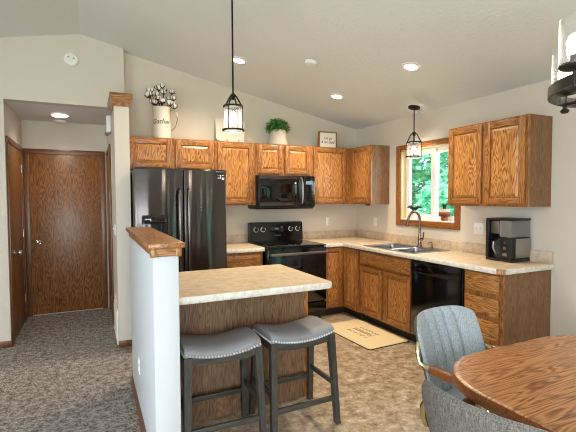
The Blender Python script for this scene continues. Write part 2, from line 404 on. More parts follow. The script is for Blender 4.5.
struct(b.build('ceiling_hall', ceil_m, smooth=False), 'flat low ceiling of the hall', 'ceiling')
b = MB()   # living room wall with a wide window hole
b.box(LW - 0.15, LW, REAR, -5.9, -0.1, EAVE); b.box(LW - 0.15, LW, -3.3, 0.0, -0.1, EAVE)
b.box(LW - 0.15, LW, -5.9, -3.3, -0.1, 0.75); b.box(LW - 0.15, LW, -5.9, -3.3, 2.35, EAVE)
struct(b.build('wall_left', wall_m, smooth=False), 'living room wall with a wide window, left of the view', 'wall')
b = MB()   # rear wall with patio door hole and narrow sidelight
PX0, PX1, BX0, BX1, SX0, SX1 = -4.85, -2.95, -1.9, -0.92, -0.78, -0.30
b.prism([(LW, -0.1), (PX0, -0.1), (PX0, 2.1), (PX1, 2.1), (PX1, -0.1), (BX0, -0.1), (BX0, 2.1), (BX1, 2.1), (BX1, -0.1), (SX0, -0.1), (SX0, 2.1), (SX1, 2.1), (SX1, -0.1), (0, -0.1), (0, EAVE), (RX, RZ), (LW, cz(LW))], 'y', REAR - 0.15, REAR)
struct(b.build('wall_rear', wall_m, smooth=False), 'rear dining wall with the patio door, behind the viewpoint', 'wall')

# half wall with oak cap
HX0, HX1, HY0, HY1 = -3.188, -3.06, -2.83, -1.53
b = MB(); b.box(HX0, HX1, HY0, HY1, -0.05, 1.17, bev=0.006)
struct(b.build('wall_half', white_wall), 'white half wall between the carpet and the island', 'half wall')
def cap(name, x0, x1, y0, y1, z0, z1, label, corner=True):
    r = thing(name, label, 'wall cap', (0, 0, 0), kind='structure')
    MB().box(x0, x1, y0, y1, z1 - 0.028, z1, bev=0.005).build('cap_board', oak_y, r)
    m = MB(); i = 0.014
    m.box(x0 + i + .006, x1 - i - .006, y0 + i + .006, y1 - i - .006, z0 + 0.006, z1 - 0.028)
    m.box(x0 + i + .03, x1 - i - .03, y0 + i, y0 + i + .01, z0 + .018, z0 + .026, bev=.002); m.build('cap_moulding', oak_h, r)
    if corner:
        for xx in (x0 + i, x1 - i - 0.028):
            MB().box(xx, xx + 0.028, y0 + i - .003, y0 + i + 0.028, z0, z1 - 0.028, bev=0.003).build('corner_block', oak_panel, r)
    return r
cap('trim_1', -3.215, -3.034, -2.865, -1.50, 1.168, 1.24, 'oak cap board on top of the white half wall')
r = thing('trim_2', 'oak crown cap on the tall wall end left of the fridge', 'wall cap', kind='structure')
def rect(x0, x1, y0, y1, z): return [(x0, y0, z), (x1, y0, z), (x1, y1, z), (x0, y1, z)]
MB().loft([rect(-3.245, -3.09, -0.63, -0.121, 2.36), rect(-3.245, -3.09, -0.63, -0.121, 2.385), rect(-3.265, -3.075, -0.65, -0.121, 2.44), rect(-3.268, -3.072, -0.653, -0.121, 2.445)]).build('crown', oak_h, r, smooth=False)
MB().box(-3.273, -3.067, -0.658, -0.121, 2.445, 2.482, bev=0.004).build('cap_board', oak_h, r)

# baseboards
def base(name, segs, label):
    m = MB()
    for x0, x1, y0, y1 in segs: m.box(x0, x1, y0, y1, 0, 0.065, bev=0.004)
    struct(m.build(name, hall_trim), label, 'baseboard')
base('baseboard_half_wall', [(HX0 - 0.013, HX0, HY0 - 0.013, HY1), (HX0 - .013, HX1, HY0 - 0.013, HY0)], 'oak baseboard along the foot of the half wall')
base('baseboard_front', [(LW, HL, -0.134, -0.121)], 'oak baseboard left of the hall opening')
base('baseboard_hall_right', [(FX0 - .002, FX1, -0.634, -0.621)], 'short oak baseboard on the tall wall end by the fridge')
base('baseboard_hall_left', [(HL + .001, HL + 0.013, -0.13, -0.075), (HL + .001, HL + 0.013, 0.86, 1.045)], 'oak baseboard beside the left hall door')

# hall doors
def door_leaf(m, x0, x1, z0, z1, y0, y1): m.box(x0, x1, y0, y1, z0, z1, bev=0.003)
d = thing('door_1', 'closed brown oak flush door at the end of the hall', 'door', (0, 1.06, 0), kind='structure')
cx0, cx1 = -4.195, -3.27
m = MB(); m.box(cx0, cx0 + 0.062, -0.02, -0.001, 0, 2.03, bev=.004); m.box(cx1 - 0.062, cx1, -0.02, -0.001, 0, 2.03, bev=.004); m.build('casing', hall_trim, d)
MB().box(cx0, cx1, -0.02, -0.001, 2.03, 2.093, bev=.004).build('casing', oak('hall_trim_oak_level', 'x', '#8f5a2b', '#74441d', '#4f2c12', rough=0.35, figure=0.4), d)
m = MB(); door_leaf(m, cx0 + 0.064, cx1 - 0.064, 0.012, 2.028, -0.012, -0.001); m.build('door_leaf', hall_oak, d)
def knob(parent, p, dirv):
    dv = Vector(dirv); p = Vector(p); m = MB(); m.cyl(p, p + dv * 0.008, 0.03, seg=16); m.cyl(p + dv * .008, p + dv * 0.035, 0.011, seg=12); m.sphere(p + dv * 0.052, 0.027, 14)
    return m.build('knob', chrome, parent)
knob(d, (-4.055, -0.012, 0.93), (0, -1, 0))

d = thing('door_2', 'brown oak door in the left hall wall, nearest the viewer', 'door', (HL, 0, 0), kind='structure')
y0, y1 = -0.07, 0.86
m = MB(); m.box(.001, 0.02, y0, y0 + .062, 0, 2.03, bev=.004); m.box(.001, 0.02, y1 - .062, y1, 0, 2.03, bev=.004); m.build('casing', hall_trim, d)
MB().box(.001, 0.02, y0, y1, 2.03, 2.093, bev=.004).build('casing', hall_trim, d)
MB().box(.001, .012, y0 + .064, y1 - .064, .012, 2.028, bev=.003).build('door_leaf', hall_oak, d)
knob(d, (0.012, 0.14, 0.91), (1, 0, 0))
for z in (0.25, 1.02, 1.78): MB().cyl((0.018, y1 - .066, z), (0.018, y1 - .066, z + .09), .009, seg=10).build('hinge', steel, d)
d = thing('door_3', 'brown oak door in the right hall wall by the end door', 'door', (FX0, 0, 0), kind='structure')
y0, y1 = 0.2, 1.04
m = MB(); m.box(-0.02, -.001, y0, y0 + .062, 0, 2.03, bev=.004); m.box(-0.02, -.001, y1 - .062, y1, 0, 2.03, bev=.004); m.build('casing', hall_trim, d)
MB().box(-0.02, -.001, y0, y1, 2.03, 2.093, bev=.004).build('casing', hall_trim, d)
MB().box(-.012, -.001, y0 + .064, y1 - .064, .012, 2.028, bev=.003).build('door_leaf', hall_oak, d)
for z in (0.25, 1.45): MB().cyl((-0.018, y0 + .066, z), (-0.018, y0 + .066, z + .09), .009, seg=10).build('hinge', steel_d, d)

# kitchen window
w = thing('window_1', 'sliding window with oak casing above the sink', 'window', (0, 0, 0), kind='structure')
m = MB(); m.box(-0.018, 0, WY0 - .07, WY0, WZ0 - .07, WZ1 + .06, bev=.004); m.box(-0.018, 0, WY1, WY1 + .07, WZ0 - .07, WZ1 + .06, bev=.004); m.build('casing', trim_oak, w)
m = MB(); m.box(-0.0185, 0, WY0, WY1, WZ0 - .07, WZ0, bev=.003); m.box(-0.0185, 0, WY0, WY1, WZ1, WZ1 + .06, bev=.003); m.build('casing', trim_oak_h, w)
jm = plain('jamb_pale_wood', '#d9bd8c', 0.4, vary=0.06, bscale=20)
m = MB(); m.box(0, .1, WY0 + .0005, WY0 + .012, WZ0, WZ1); m.box(0, .1, WY1 - .012, WY1 - .0005, WZ0, WZ1); m.box(0, .1, WY0, WY1, WZ1 - .012, WZ1 - .0005); m.build('jamb', jm, w)
MB().box(0, .1, WY0, WY1, WZ0 + .0005, WZ0 + .014, bev=.003).build('sill', off_white, w)
def sash(y0, y1, x, nm_, t=.045):
    m = MB(); m.box(x, x + .03, y0, y0 + t, WZ0 + .014, WZ1 - .012); m.box(x, x + .03, y1 - t, y1, WZ0 + .014, WZ1 - .012)
    m.box(x, x + .03, y0 + t, y1 - t, WZ0 + .014, WZ0 + .014 + t); m.box(x, x + .03, y0 + t, y1 - t, WZ1 - .012 - t, WZ1 - .012)
    f = m.build(nm_, off_white, w); MB().box(x + .012, x + .018, y0 + t, y1 - t, WZ0 + .014 + t, WZ1 - .012 - t).build('pane', clear_glass, f)
MY = -1.42
sash(MY - .02, WY1 - .012, .075, 'sash', .06); sash(WY0 + .012, MY + .03, .108, 'sash', .05)

# living room window, patio door and sidelight (behind and left of the viewpoint)
w = thing('window_2', 'wide living room window in the left wall', 'window', kind='structure')
m = MB(); X = LW - .08
m.box(X, X + .08, -5.9, -5.84, .75, 2.35); m.box(X, X + .08, -3.36, -3.3, .75, 2.35); m.box(X, X + .08, -5.84, -3.36, .75, .81); m.box(X, X + .08, -5.84, -3.36, 2.29, 2.35); m.box(X, X + .08, -4.63, -4.57, .81, 2.29)
f = m.build('frame', off_white, w); MB().box(X + .03, X + .036, -5.84, -3.36, .81, 2.29).build('pane', clear_glass, f)
w = thing('door_4', 'sliding patio door in the rear wall', 'door', kind='structure')
m = MB(); Y = REAR - .1
for x in (PX0, (PX0 + PX1) / 2 - .03, PX1 - .06): m.box(x, x + .06, Y, Y + .08, 0, 2.1)
m.box(PX0, PX1, Y, Y + .08, 2.03, 2.1); m.box(PX0, PX1, Y, Y + .08, 0, .06)
f = m.build('frame', off_white, w); MB().box(PX0 + .06, PX1 - .06, Y + .03, Y + .036, .06, 2.03).build('pane', clear_glass, f)
w = thing('added_window', 'added tall rear window, blind gaps shaped for bright streaks on the fridge', 'window', kind='structure')  # added out of view, its slits reflect as streaks on the fridge
m = MB(); m.box(BX0, BX1, Y, Y + .04, 2.06, 2.1); m.build('head_rail', off_white, w)
blind = plain('blind_slat', '#8f8880', 0.8)
for x0_, x1_ in ((-1.9, -1.765), (-1.715, -1.6), (-1.55, -1.15), (-1.115, -1.05), (-1.01, -.92)): MB().box(x0_, x1_, Y + .01, Y + .02, -.1, 2.06).build('blind_slat', blind, w)
w = thing('window_3', 'narrow sidelight window in the rear wall', 'window', kind='structure')
m = MB()
for x in (SX0, SX1 - .03): m.box(x, x + .03, Y, Y + .08, 0, 2.1)
f = m.build('frame', off_white, w); MB().box(SX0 + .03, SX1 - .03, Y + .03, Y + .036, 0, 2.1).build('pane', clear_glass, f)

# ground and trees outdoors
b = MB(); b.box(0.15, 40, -30, 40, -0.5, -0.3); b.box(-30, 0.15, -30, REAR - .15, -0.5, -0.3)
struct(b.build('ground', grass_m, smooth=False), 'green lawn outside the house', 'ground')
def tree(loc, h, r, n, seed, mat, label, leaf=.11):
    rnd = random.Random(seed); t = thing('tree', label, 'tree', loc, group=None)
    m = MB(); m.cyl((0, 0, 0), (0, 0, h * .8), .14, .04, 10)
    for k in range(5):
        a = rnd.uniform(0, 2 * PI); m.cyl((0, 0, h * (.25 + .1 * k)), (r * .6 * math.cos(a), r * .6 * math.sin(a), h * (.45 + .1 * k)), .022, .008, 6)
    m.build('trunk', bark, t)
    V, F = [], []
    for i in range(n):
        cl = rnd.random(); th = rnd.uniform(0, 2 * PI); ph = math.acos(rnd.uniform(-1, 1)); rr = rnd.uniform(.75, 1.0)
        c = Vector((r * rr * math.sin(ph) * math.cos(th), r * rr * math.sin(ph) * math.sin(th), h * .52 + h * .47 * rr * math.cos(ph)))
        a = Vector((rnd.gauss(0, 1), rnd.gauss(0, 1), rnd.gauss(0, 1))).normalized(); bb = a.orthogonal().normalized(); s_ = leaf * rnd.uniform(.6, 1.4)
        k = len(V); V += [c - a * s_, c + bb * s_ * .5, c + a * s_, c - bb * s_ * .5]; F.append((k, k + 1, k + 2, k + 3))
    me = bpy.data.meshes.new('foliage'); me.from_pydata(V, [], F); me.materials.append(mat); o = bpy.data.objects.new('foliage', me); COL.objects.link(o); o.parent = t; o['kind'] = 'stuff'
tree((4.3, 3.6, -.3), 5.2, 1.8, 9000, 1, tree_leaf, 'bright green leafy tree outside, filling the left window pane')
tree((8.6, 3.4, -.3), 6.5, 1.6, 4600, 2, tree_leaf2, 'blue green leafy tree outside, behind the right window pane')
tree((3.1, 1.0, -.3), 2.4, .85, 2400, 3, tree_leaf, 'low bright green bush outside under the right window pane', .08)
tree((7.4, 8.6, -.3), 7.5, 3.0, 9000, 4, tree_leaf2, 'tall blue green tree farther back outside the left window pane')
tree((0.9, -9.8, -.3), 5.5, 1.9, 4500, 5, foliage_mat('brightened_tree_leaf', '#8fd8d0', '#c4f0e8'), 'garden tree outside behind the dining wall')  # leaf colour lightened to brighten the teal reflection on the fridge

t = thing('reflector_fence', 'added white board fence outside, brightening the streaks on the fridge', 'fence', (-2.2, -9.2, -.3))  # added unseen reflector, sunlit boards whiten the blind gaps mirrored by the fridge
m = MB()
for k in range(14): m.box(-1.05 + k * .15, -.905 + k * .15, -.015, .015, .05, 2.3, bev=.004)
m.build('boards', plain('white_vinyl', '#f4f4f2', .5), t)
for x in (-1.06, 0, 1.06): MB().box(x - .05, x + .05, -.12, -.016, 0, 2.35, bev=.006).build('post', off_white, t)
# ------------------------------------------------------------------ cabinets
GAP = 0.0
def make_door(parent, x0, x1, z0, z1, name='door', y=0.0, fw=0.055, horiz=False):
    """raised panel leaf whose back is at local y, front at y-.02"""
    m = MB(); e = .004
    m.box(x0, x0 + fw, y - .02, y, z0, z1, bev=e); m.box(x1 - fw, x1, y - .02, y, z0, z1, bev=e)
    m.box(x0 + fw - .001, x1 - fw + .001, y - .02, y, z0, z0 + fw, bev=e, m=1); m.box(x0 + fw - .001, x1 - fw + .001, y - .02, y, z1 - fw, z1, bev=e, m=1)
    m.box(x0 + fw - .004, x1 - fw + .004, y - .006, y, z0 + fw - .004, z1 - fw + .004)
    d = m.build(name, [oak_v, oak_h], parent)
    i = fw + .006; c = .022
    if x1 - x0 > 2 * (i + c) and z1 - z0 > 2 * (i + c):
        q = lambda k, yy: [(x0 + i + k, yy, z0 + i + k), (x1 - i - k, yy, z0 + i + k), (x1 - i - k, yy, z1 - i - k), (x0 + i + k, yy, z1 - i - k)]
        MB().loft([q(0, y - .0055), q(0, y - .009), q(c, y - .0175), q(c + .002, y - .0175)]).build('raised_panel', oak_panel, d, smooth=False)
    return d
def make_drawer(parent, x0, x1, z0, z1, y=0.0, name='drawer'):
    return MB().box(x0, x1, y - .024, y, z0, z1, bev=.011, seg=2).build(name, oak_panel_h, parent)

def cabinet(label, loc, rz, w, h, dep, doors=(), drawers=(), kick=0.0, name='wall_cabinet', cat='cabinet', fw=.055, false=(), hollow=False):
    t = thing(name, label, cat, loc, rz)
    m = MB()
    if hollow: m.box(0, .016, .02, dep, kick, h); m.box(w - .016, w, .02, dep, kick, h); m.box(.016, w - .016, dep - .01, dep, kick, h); m.box(.016, w - .016, .02, dep - .01, kick, kick + .016)
    else: m.box(0, w, .02, dep, kick, h, m=0)
    m.build('body', veneer, t, smooth=False)
    m = MB(); m.box(0, w, 0, .0195, kick, h, bev=.001, seg=1); m.build('face_frame', oak_v, t)
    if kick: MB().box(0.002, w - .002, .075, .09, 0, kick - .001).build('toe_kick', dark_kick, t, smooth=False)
    for q in doors: make_door(t, *q, y=-.0005, fw=fw)
    for q in drawers: make_drawer(t, *q, y=-.0005)
    for q in false: make_drawer(t, *q, y=-.0005, name='false_front')
    return t
ZB, ZT = 1.383, 2.127
DU = .288    # wall cabinet depth up to the face frame
cabinet('short two door oak wall cabinet above the fridge', (-3.09, -DU - .002, 1.78), 0, .932, ZT - 1.78, DU, [(.012, .452, .02, .332), (.492, .92, .02, .332)])
cabinet('tall single door oak wall cabinet between fridge and microwave', (-2.156, -DU - .002, ZB), 0, .498, ZT - ZB, DU, [(.03, .468, .02, ZT - ZB - .015)])
cabinet('short two door oak wall cabinet above the microwave', (-1.656, -DU - .002, 1.745), 0, .757, ZT - 1.745, DU, [(.02, .35, .02, .367), (.39, .74, .02, .367)])
cabinet('oak wall cabinet right of the microwave with a single door', (-.897, -DU - .002, ZB), 0, .605, ZT - ZB, DU, [(.03, .53, .02, ZT - ZB - .015)])
R90 = -PI / 2
cabinet('narrow oak corner wall cabinet left of the window', (-DU - .002, -.002, ZB), R90, .738, ZT - ZB, DU, [(.335, .718, .02, ZT - ZB - .015)], fw=.05)
cabinet('two door oak wall cabinet right of the window, above the coffee maker', (-DU - .002, -1.985, ZB), R90, .82, ZT - ZB, DU, [(.01, .385, .02, ZT - ZB - .015), (.42, .797, .02, ZT - ZB - .015)])
# base cabinets
DB = .586; HB = .866
cabinet('oak base cabinet between the fridge and the range', (-2.156, -DB - .002, 0), 0, .468, HB, DB, [(.02, .448, .12, .66)], [(.02, .448, .69, .835)], kick=.1, name='base_cabinet')
t = thing('corner_base_cabinet', 'oak corner base cabinet with two doors right of the range', 'cabinet', (-DB - .002, -DB - .002, 0))
m = MB(); m.box(-.316, .0, .0, DB, .1, HB); m.box(.0, DB, -.33, DB, .1, HB); m.build('body', veneer, t, smooth=False)
m = MB(); m.box(-.316, .0, -.0195, 0, .1, HB); m.box(-.0195, .0, -.33, -.0195, .1, HB); m.build('face_frame', oak_v, t, smooth=False)
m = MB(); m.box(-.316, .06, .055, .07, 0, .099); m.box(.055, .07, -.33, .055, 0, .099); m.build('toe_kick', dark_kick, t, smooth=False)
make_door(t, -.306, -.043, .12, .845, y=-.02, fw=.05)
dd = make_door(t, .043, .318, .12, .845, y=-.02, fw=.05); dd.rotation_euler = (0, 0, R90)
cabinet('oak sink base cabinet with two doors under a false drawer front', (-DB - .002, -.92, 0), R90, .912, HB, DB, [(.03, .435, .12, .665), (.475, .885, .12, .665)], (), kick=.1, name='sink_base_cabinet', hollow=True, false=[(.03, .885, .695, .84)])
MB().box(.5, .72, .068, .0745, .02, .08).build('toe_kick_vent', black_plastic, [o for o in bpy.data.objects if o.name == 'sink_base_cabinet'][0])
cabinet('oak drawer base cabinet at the end of the counter, right of the dishwasher', (-DB - .002, -2.452, 0), R90, .37, HB, DB, (), [(.02, .345, .695 - .185 * k, .845 - .185 * k) for k in range(4)], kick=.1, name='drawer_cabinet')

# countertops
CZ0, CZ1 = .867, .907; CD = .632
def nose(m, pts, mi):   # rounded front band along a polyline
    m.tube(pts, .0201, 10, mi, flat=1.0)
t = thing('worktop', 'L shaped beige laminate worktop with sink, running into the corner', 'worktop')
SY0, SY1, SXa, SXb = -1.80, -1.0, -.575, -.10      # sink cut-out
m = MB()
m.prism([(-.906, -.0), (-.906, -CD), (-CD, -CD), (-CD, SY1), (0, SY1), (0, 0)], 'z', CZ0, CZ1)
m.prism([(-CD, SY1), (-CD, SY0), (SXa, SY0), (SXa, SY1)], 'z', CZ0, CZ1)
m.prism([(SXb, SY1), (SXb, SY0), (0, SY0), (0, SY1)], 'z', CZ0, CZ1)
m.prism([(-CD, SY0), (-CD, -2.80), (-.597, -2.838), (0, -2.838), (0, SY0)], 'z', CZ0, CZ1)
m.build('top', laminate, t, smooth=False)
m = MB()
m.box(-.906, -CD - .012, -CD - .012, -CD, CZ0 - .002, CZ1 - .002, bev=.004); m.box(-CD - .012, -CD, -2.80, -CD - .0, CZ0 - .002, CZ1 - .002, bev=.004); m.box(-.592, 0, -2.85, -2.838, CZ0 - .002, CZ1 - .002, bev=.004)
m.build('edge_band', lam_edge_daylit, t)
m = MB(); m.prism([(-CD - .012, -2.80), (-.597, -2.85), (-.592, -2.838), (-CD, -2.796)], 'z', CZ0, CZ1 - .001); tag(m.build('corner_edge', oak_panel, t, smooth=False), 'bare brown clipped corner edge')
m = MB(); m.box(-.906, -.02, -.02, -.0, CZ1 - .001, 1.008, bev=.003); m.build('backsplash', splash, t)
m = MB(); m.box(-.02, 0, -2.838, -.0, CZ1 - .001, 1.008, bev=.003); m.build('backsplash', splash, t)
t = thing('worktop', 'short beige laminate worktop between the fridge and the range', 'worktop')
MB().box(-2.16, -1.684, -CD, 0, CZ0, CZ1).build('top', laminate, t, smooth=False)
MB().box(-2.16, -1.684, -CD - .012, -CD, CZ0 - .002, CZ1 - .002, bev=.004).build('edge_band', lam_edge_daylit, t)
MB().box(-2.16, -1.684, -.02, 0, CZ1 - .001, 1.008, bev=.003).build('backsplash', splash, t)

# ------------------------------------------------------------------ island
t = thing('kitchen_island', 'brown veneer island base behind the two stools', 'island', (-2.53, -2.25, 0))
ox, oy = 2.53, 2.25
m = MB(); m.box(HX1 + ox + .002, -2.05 + ox, -2.305 + oy, -1.85 + oy, .0, .865); m.build('body', veneer, t, smooth=False)
m = MB(); m.box(HX1 + ox + .002, -2.068 + ox, -2.317 + oy, -2.305 + oy, 0, .865); m.build('back_panel', island_veneer, t, smooth=False)
m = MB(); m.box(-2.068 + ox, -2.035 + ox, -2.32 + oy, -2.30 + oy, 0, .865, bev=.004); m.build('corner_strip', oak_v, t)
ix0, ix1, iy0, iy1 = HX1 + .001, -2.028, -2.655, -1.805
def rrect(x0, x1, y0, y1, r, z, n=6, corners=(1, 1, 1, 1)):
    P = []
    for k, (cx, cy, a0) in enumerate(((x1 - r, y0 + r, -PI / 2), (x1 - r, y1 - r, 0), (x0 + r, y1 - r, PI / 2), (x0 + r, y0 + r, PI))):
        if corners[k]:
            for j in range(n + 1): a = a0 + PI / 2 * j / n; P.append((cx + r * math.cos(a), cy + r * math.sin(a), z))
        else: P.append((x1 if k < 2 else x0, y0 if k in (0, 3) else y1, z))
    return P
C_ = (1, 1, 0, 0)
t = thing('worktop', 'beige laminate island top with an edge whitened for daylight, meeting the half wall', 'worktop', (-2.53, -2.25, 0))
sh = lambda P: [(p[0] + ox, p[1] + oy, p[2]) for p in P]
MB().loft([sh(rrect(ix0, ix1, iy0, iy1, .035, .869, corners=C_)), sh(rrect(ix0, ix1, iy0, iy1, .035, .903, corners=C_)), sh(rrect(ix0, ix1 - .004, iy0 + .004, iy1 - .004, .033, .908, corners=C_))]).build('top', laminate, t, ang=30)
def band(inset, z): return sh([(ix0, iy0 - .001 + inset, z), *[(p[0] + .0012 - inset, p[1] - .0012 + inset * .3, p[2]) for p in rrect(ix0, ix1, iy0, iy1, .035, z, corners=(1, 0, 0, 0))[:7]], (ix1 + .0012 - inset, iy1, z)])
def strip_mesh(rows):
    m = MB(); tb = bmesh.new(); R = [[tb.verts.new(p) for p in r_] for r_ in rows]
    for a, c in zip(R[:-1], R[1:]):
        for i in range(len(a) - 1): tb.faces.new((a[i], a[i + 1], c[i + 1], c[i]))
    bmesh.ops.recalc_face_normals(tb, faces=tb.faces); return m._add(tb, 0)
o = strip_mesh([band(.006, .866), band(-.004, .871), band(-.006, .885), band(-.004, .902), band(.004, .9085)]).build('edge_band', lam_edge_daylit, t, ang=60)

# ------------------------------------------------------------------ appliances
t = thing('refrigerator', 'black stainless side by side refrigerator with ice dispenser', 'refrigerator', (-2.634, -.8, 0))
m = MB(); m.box(-.45, .452, .07, .76, .03, 1.745, bev=.006)
for x in (-.4, .4): m.cyl((x, .15, 0), (x, .15, .035), .02, seg=10); m.cyl((x, .7, 0), (x, .7, .035), .02, seg=10)
m.build('cabinet_body', black_steel_d, t)
fd = MB().box(-.452, .011, 0, .066, .1, 1.76, bev=.014, seg=3).build('freezer_door', black_steel, t)
rd = MB().box(.017, .455, 0, .066, .1, 1.76, bev=.014, seg=3).build('fridge_door', black_steel, t)
MB().box(-.44, .44, .03, .068, .03, .095).build('kick_grille', black_plastic, t)
def bar(x, z0, z1, parent):
    m = MB(); m.tube([(x, -.005, z1), (x, -.045, z1 - .02), (x, -.055, z1 - .06), (x, -.055, z0 + .06), (x, -.045, z0 + .02), (x, -.005, z0)], .013, 10); return m.build('handle', handle_steel, parent)
bar(-.03, .72, 1.56, fd); bar(.058, .72, 1.56, rd)
m = MB(); m.box(-.385, -.145, -.006, .003, .92, 1.305, bev=.006); di = m.build('dispenser', black_gloss, fd)
MB().box(-.36, -.17, -.009, -.005, 1.225, 1.29, bev=.003).build('control_panel', black_glass, di)
m = MB(); m.box(-.355, -.335, -.02, -.005, .94, 1.21); m.box(-.195, -.175, -.02, -.005, .94, 1.21); m.box(-.3, -.23, -.03, -.005, 1.1, 1.2, bev=.01); m.build('paddle', black_steel_d, di)
MB().box(.345, .44, -.0025, .0005, 1.735, 1.742).build('badge', steel, rd)
m = MB(); m.box(.365, .40, -.003, .0005, 1.67, 1.705, bev=.001); m.box(.408, .432, -.003, .0005, 1.655, 1.705, bev=.001); s_ = tag(m.build('sticker', white_plastic, rd), 'small white sticker with black round spots')
m = MB(); m.cyl((.378, -.0045, 1.69), (.378, -.0025, 1.69), .014, seg=14); m.cyl((.421, -.0045, 1.69), (.421, -.0025, 1.69), .013, seg=14); m.build('spot', black_plastic, s_)

t = thing('range', 'black freestanding electric range with knobs on its back panel', 'stove', (-1.295, -.70, 0))
hw = .376
m = MB(); m.box(-hw, hw, .03, .66, .04, .895, bev=.004)
for x in (-.33, .33): m.cyl((x, .08, 0), (x, .08, .05), .018, seg=10); m.cyl((x, .6, 0), (x, .6, .05), .018, seg=10)
m.build('body', black_gloss, t)
MB().box(-hw - .003, hw + .003, -.005, .62, .896, .914, bev=.004).build('cooktop', black_glass, t)
m = MB(); m.prism([(.595, .9145), (.66, .9145), (.66, 1.16), (.635, 1.16), (.61, 1.145)], 'x', -hw, hw, bev=.004); bgp = m.build('backguard', black_gloss, t)
for x in (-.285, -.19, .20, .30):
    m = MB(); m.cyl((x, .612, 1.068), (x, .582, 1.066), .024, .021, 18); m.box(x - .004, x + .004, .575, .583, 1.047, 1.087)
    k = m.build('knob', black_plastic, bgp)
    m = MB(); m.tube([(x + .029 * math.cos(a), .604, 1.068 + .029 * math.sin(a)) for a in [PI * .6 + 2 * PI * .8 * i / 14 for i in range(15)]], .006, 6); m.build('dial_ring', white_plastic, k)
MB().box(-.085, .085, .597, .61, 1.035, 1.10, bev=.004).build('control_panel', black_glass, bgp)
MB().box(-.03, .02, .595, .5975, 1.065, 1.085).build('clock_display', screen_m, bgp)
MB().box(-.05, .05, .5965, .61, .985, .992).build('badge', steel_d, bgp)
m = MB(); m.box(-hw, hw, -.012, .028, .24, .885, bev=.006); od = m.build('oven_door', black_gloss, t)
MB().box(-.27, .27, -.0135, -.011, .36, .68, bev=.001).build('oven_window', black_glass, od)
m = MB(); m.box(-hw + .01, hw - .01, -.062, -.045, .812, .842, bev=.007); m.box(-hw + .015, -hw + .045, -.048, -.008, .815, .838, bev=.004); m.box(hw - .045, hw - .015, -.048, -.008, .815, .838, bev=.004); m.build('handle', steel_d, od)
MB().box(-hw, hw, -.008, .028, .06, .225, bev=.006).build('drawer', black_gloss, t)

t = thing('microwave', 'black over the range microwave under the short cabinet', 'microwave', (-1.2785, -.40, 1.345))
m = MB(); m.box(-.377, .377, .02, .397, .0, .397, bev=.004); m.build('body', black_plastic, t)
md = MB().box(-.377, .215, 0, .019, .02, .39, bev=.005).build('door', black_steel_d, t)
MB().box(-.345, .135, -.002, .001, .085, .345, bev=.001).build('window', black_glass, md)
m = MB(); m.box(-.37, .21, -.0025, .0005, .352, .385); m.box(-.37, .21, -.0025, .0005, .03, .07); m.build('steel_band', black_steel, md)
MB().box(-.03, .08, -.004, -.002, .045, .051).build('badge', steel_d, md)
m = MB(); m.tube([(.175, -.0, .37), (.178, -.035, .35), (.182, -.045, .3), (.184, -.045, .12), (.182, -.035, .06), (.178, 0, .045)], .011, 10); m.build('handle', steel_d, md)
cp = MB().box(.22, .377, 0, .019, .02, .39, bev=.004).build('control_panel', black_gloss, t)
m = MB()
for i in range(3):
    for j in range(4): m.box(.25 + i * .034, .275 + i * .034, -.0015, .0005, .08 + j * .035, .1 + j * .035)
m.build('keypad', black_steel_d, cp); MB().box(.25, .345, -.0015, .0005, .29, .33).build('clock_display', screen_m, cp)
MB().box(-.37, .37, .03, .39, -.012, -.0005, bev=.003).build('underside_grille', black_steel_d, t)

t = thing('dishwasher', 'black dishwasher between sink cabinet and drawer cabinet', 'dishwasher', (-.592, -2.135, 0), R90)
MB().box(-.303, .303, .0, .56, .1, .862, bev=.002).build('body', black_plastic, t)
dw = MB().box(-.3, .3, -.028, -.0005, .12, .858, bev=.008).build('door', black_gloss, t)
MB().box(-.295, .295, -.031, -.027, .745, .85, bev=.003).build('control_panel', black_gloss, dw)
MB().box(-.2, .2, -.036, -.027, .735, .748, bev=.004).build('handle', black_plastic, dw)
MB().box(-.2, -.15, -.033, -.030, .77, .79).build('badge', black_steel, dw)
MB().box(-.3, .3, .05, .06, .0, .099).build('kick_plate', black_plastic, t)

# sink, faucet, soap pump
t = thing('kitchen_sink', 'stainless double bowl sink set in the worktop under the window', 'sink', (-.335, -1.4, .907), R90)
def bowl(m, x0, x1, y0, y1, dep):
    m.loft([rrect(x0, x1, y0, y1, .05, .004), rrect(x0 + .01, x1 - .01, y0 + .01, y1 - .01, .05, -.004), rrect(x0 + .02, x1 - .02, y0 + .02, y1 - .02, .05, -dep), ], cap=False)
    P = rrect(x0 + .02, x1 - .02, y0 + .02, y1 - .02, .05, -dep); tb = bmesh.new(); tb.faces.new([tb.verts.new(p) for p in P]); m._add(tb, 0)
m = MB(); rim = [rrect(-.42, .42, -.27, .27, .04, .0005), rrect(-.42, .42, -.27, .27, .04, .004), rrect(-.405, .405, -.255, .255, .04, .005)]
m.loft(rim, cap=False)
for x0, x1, y0, y1 in ((-.405, -.385, -.255, .255), (.385, .405, -.255, .255), (-.015, .015, -.235, .165), (-.385, .385, -.255, -.232), (-.385, .385, .165, .255)): m.box(x0, x1, y0, y1, .002, .005)
m.build('rim', steel, t)
for x0, x1 in ((-.388, -.012), (.012, .388)):
    m = MB(); bowl(m, x0, x1, -.236, .17, .18); bo = m.build('bowl', steel, t); xc = (x0 + x1) / 2
    MB().cyl((xc, -.03, -.179), (xc, -.03, -.176), .045, seg=20).build('drain', steel_d, bo)
t = thing('faucet', 'curved pull down kitchen faucet at the sink', 'faucet', (-.13, -1.425, .913), 0)
m = MB(); m.lathe([(.03, 0), (.03, .008), (.022, .02), (.019, .05), (.017, .13), (.013, .16)], seg=18); m.build('base', bronze, t)
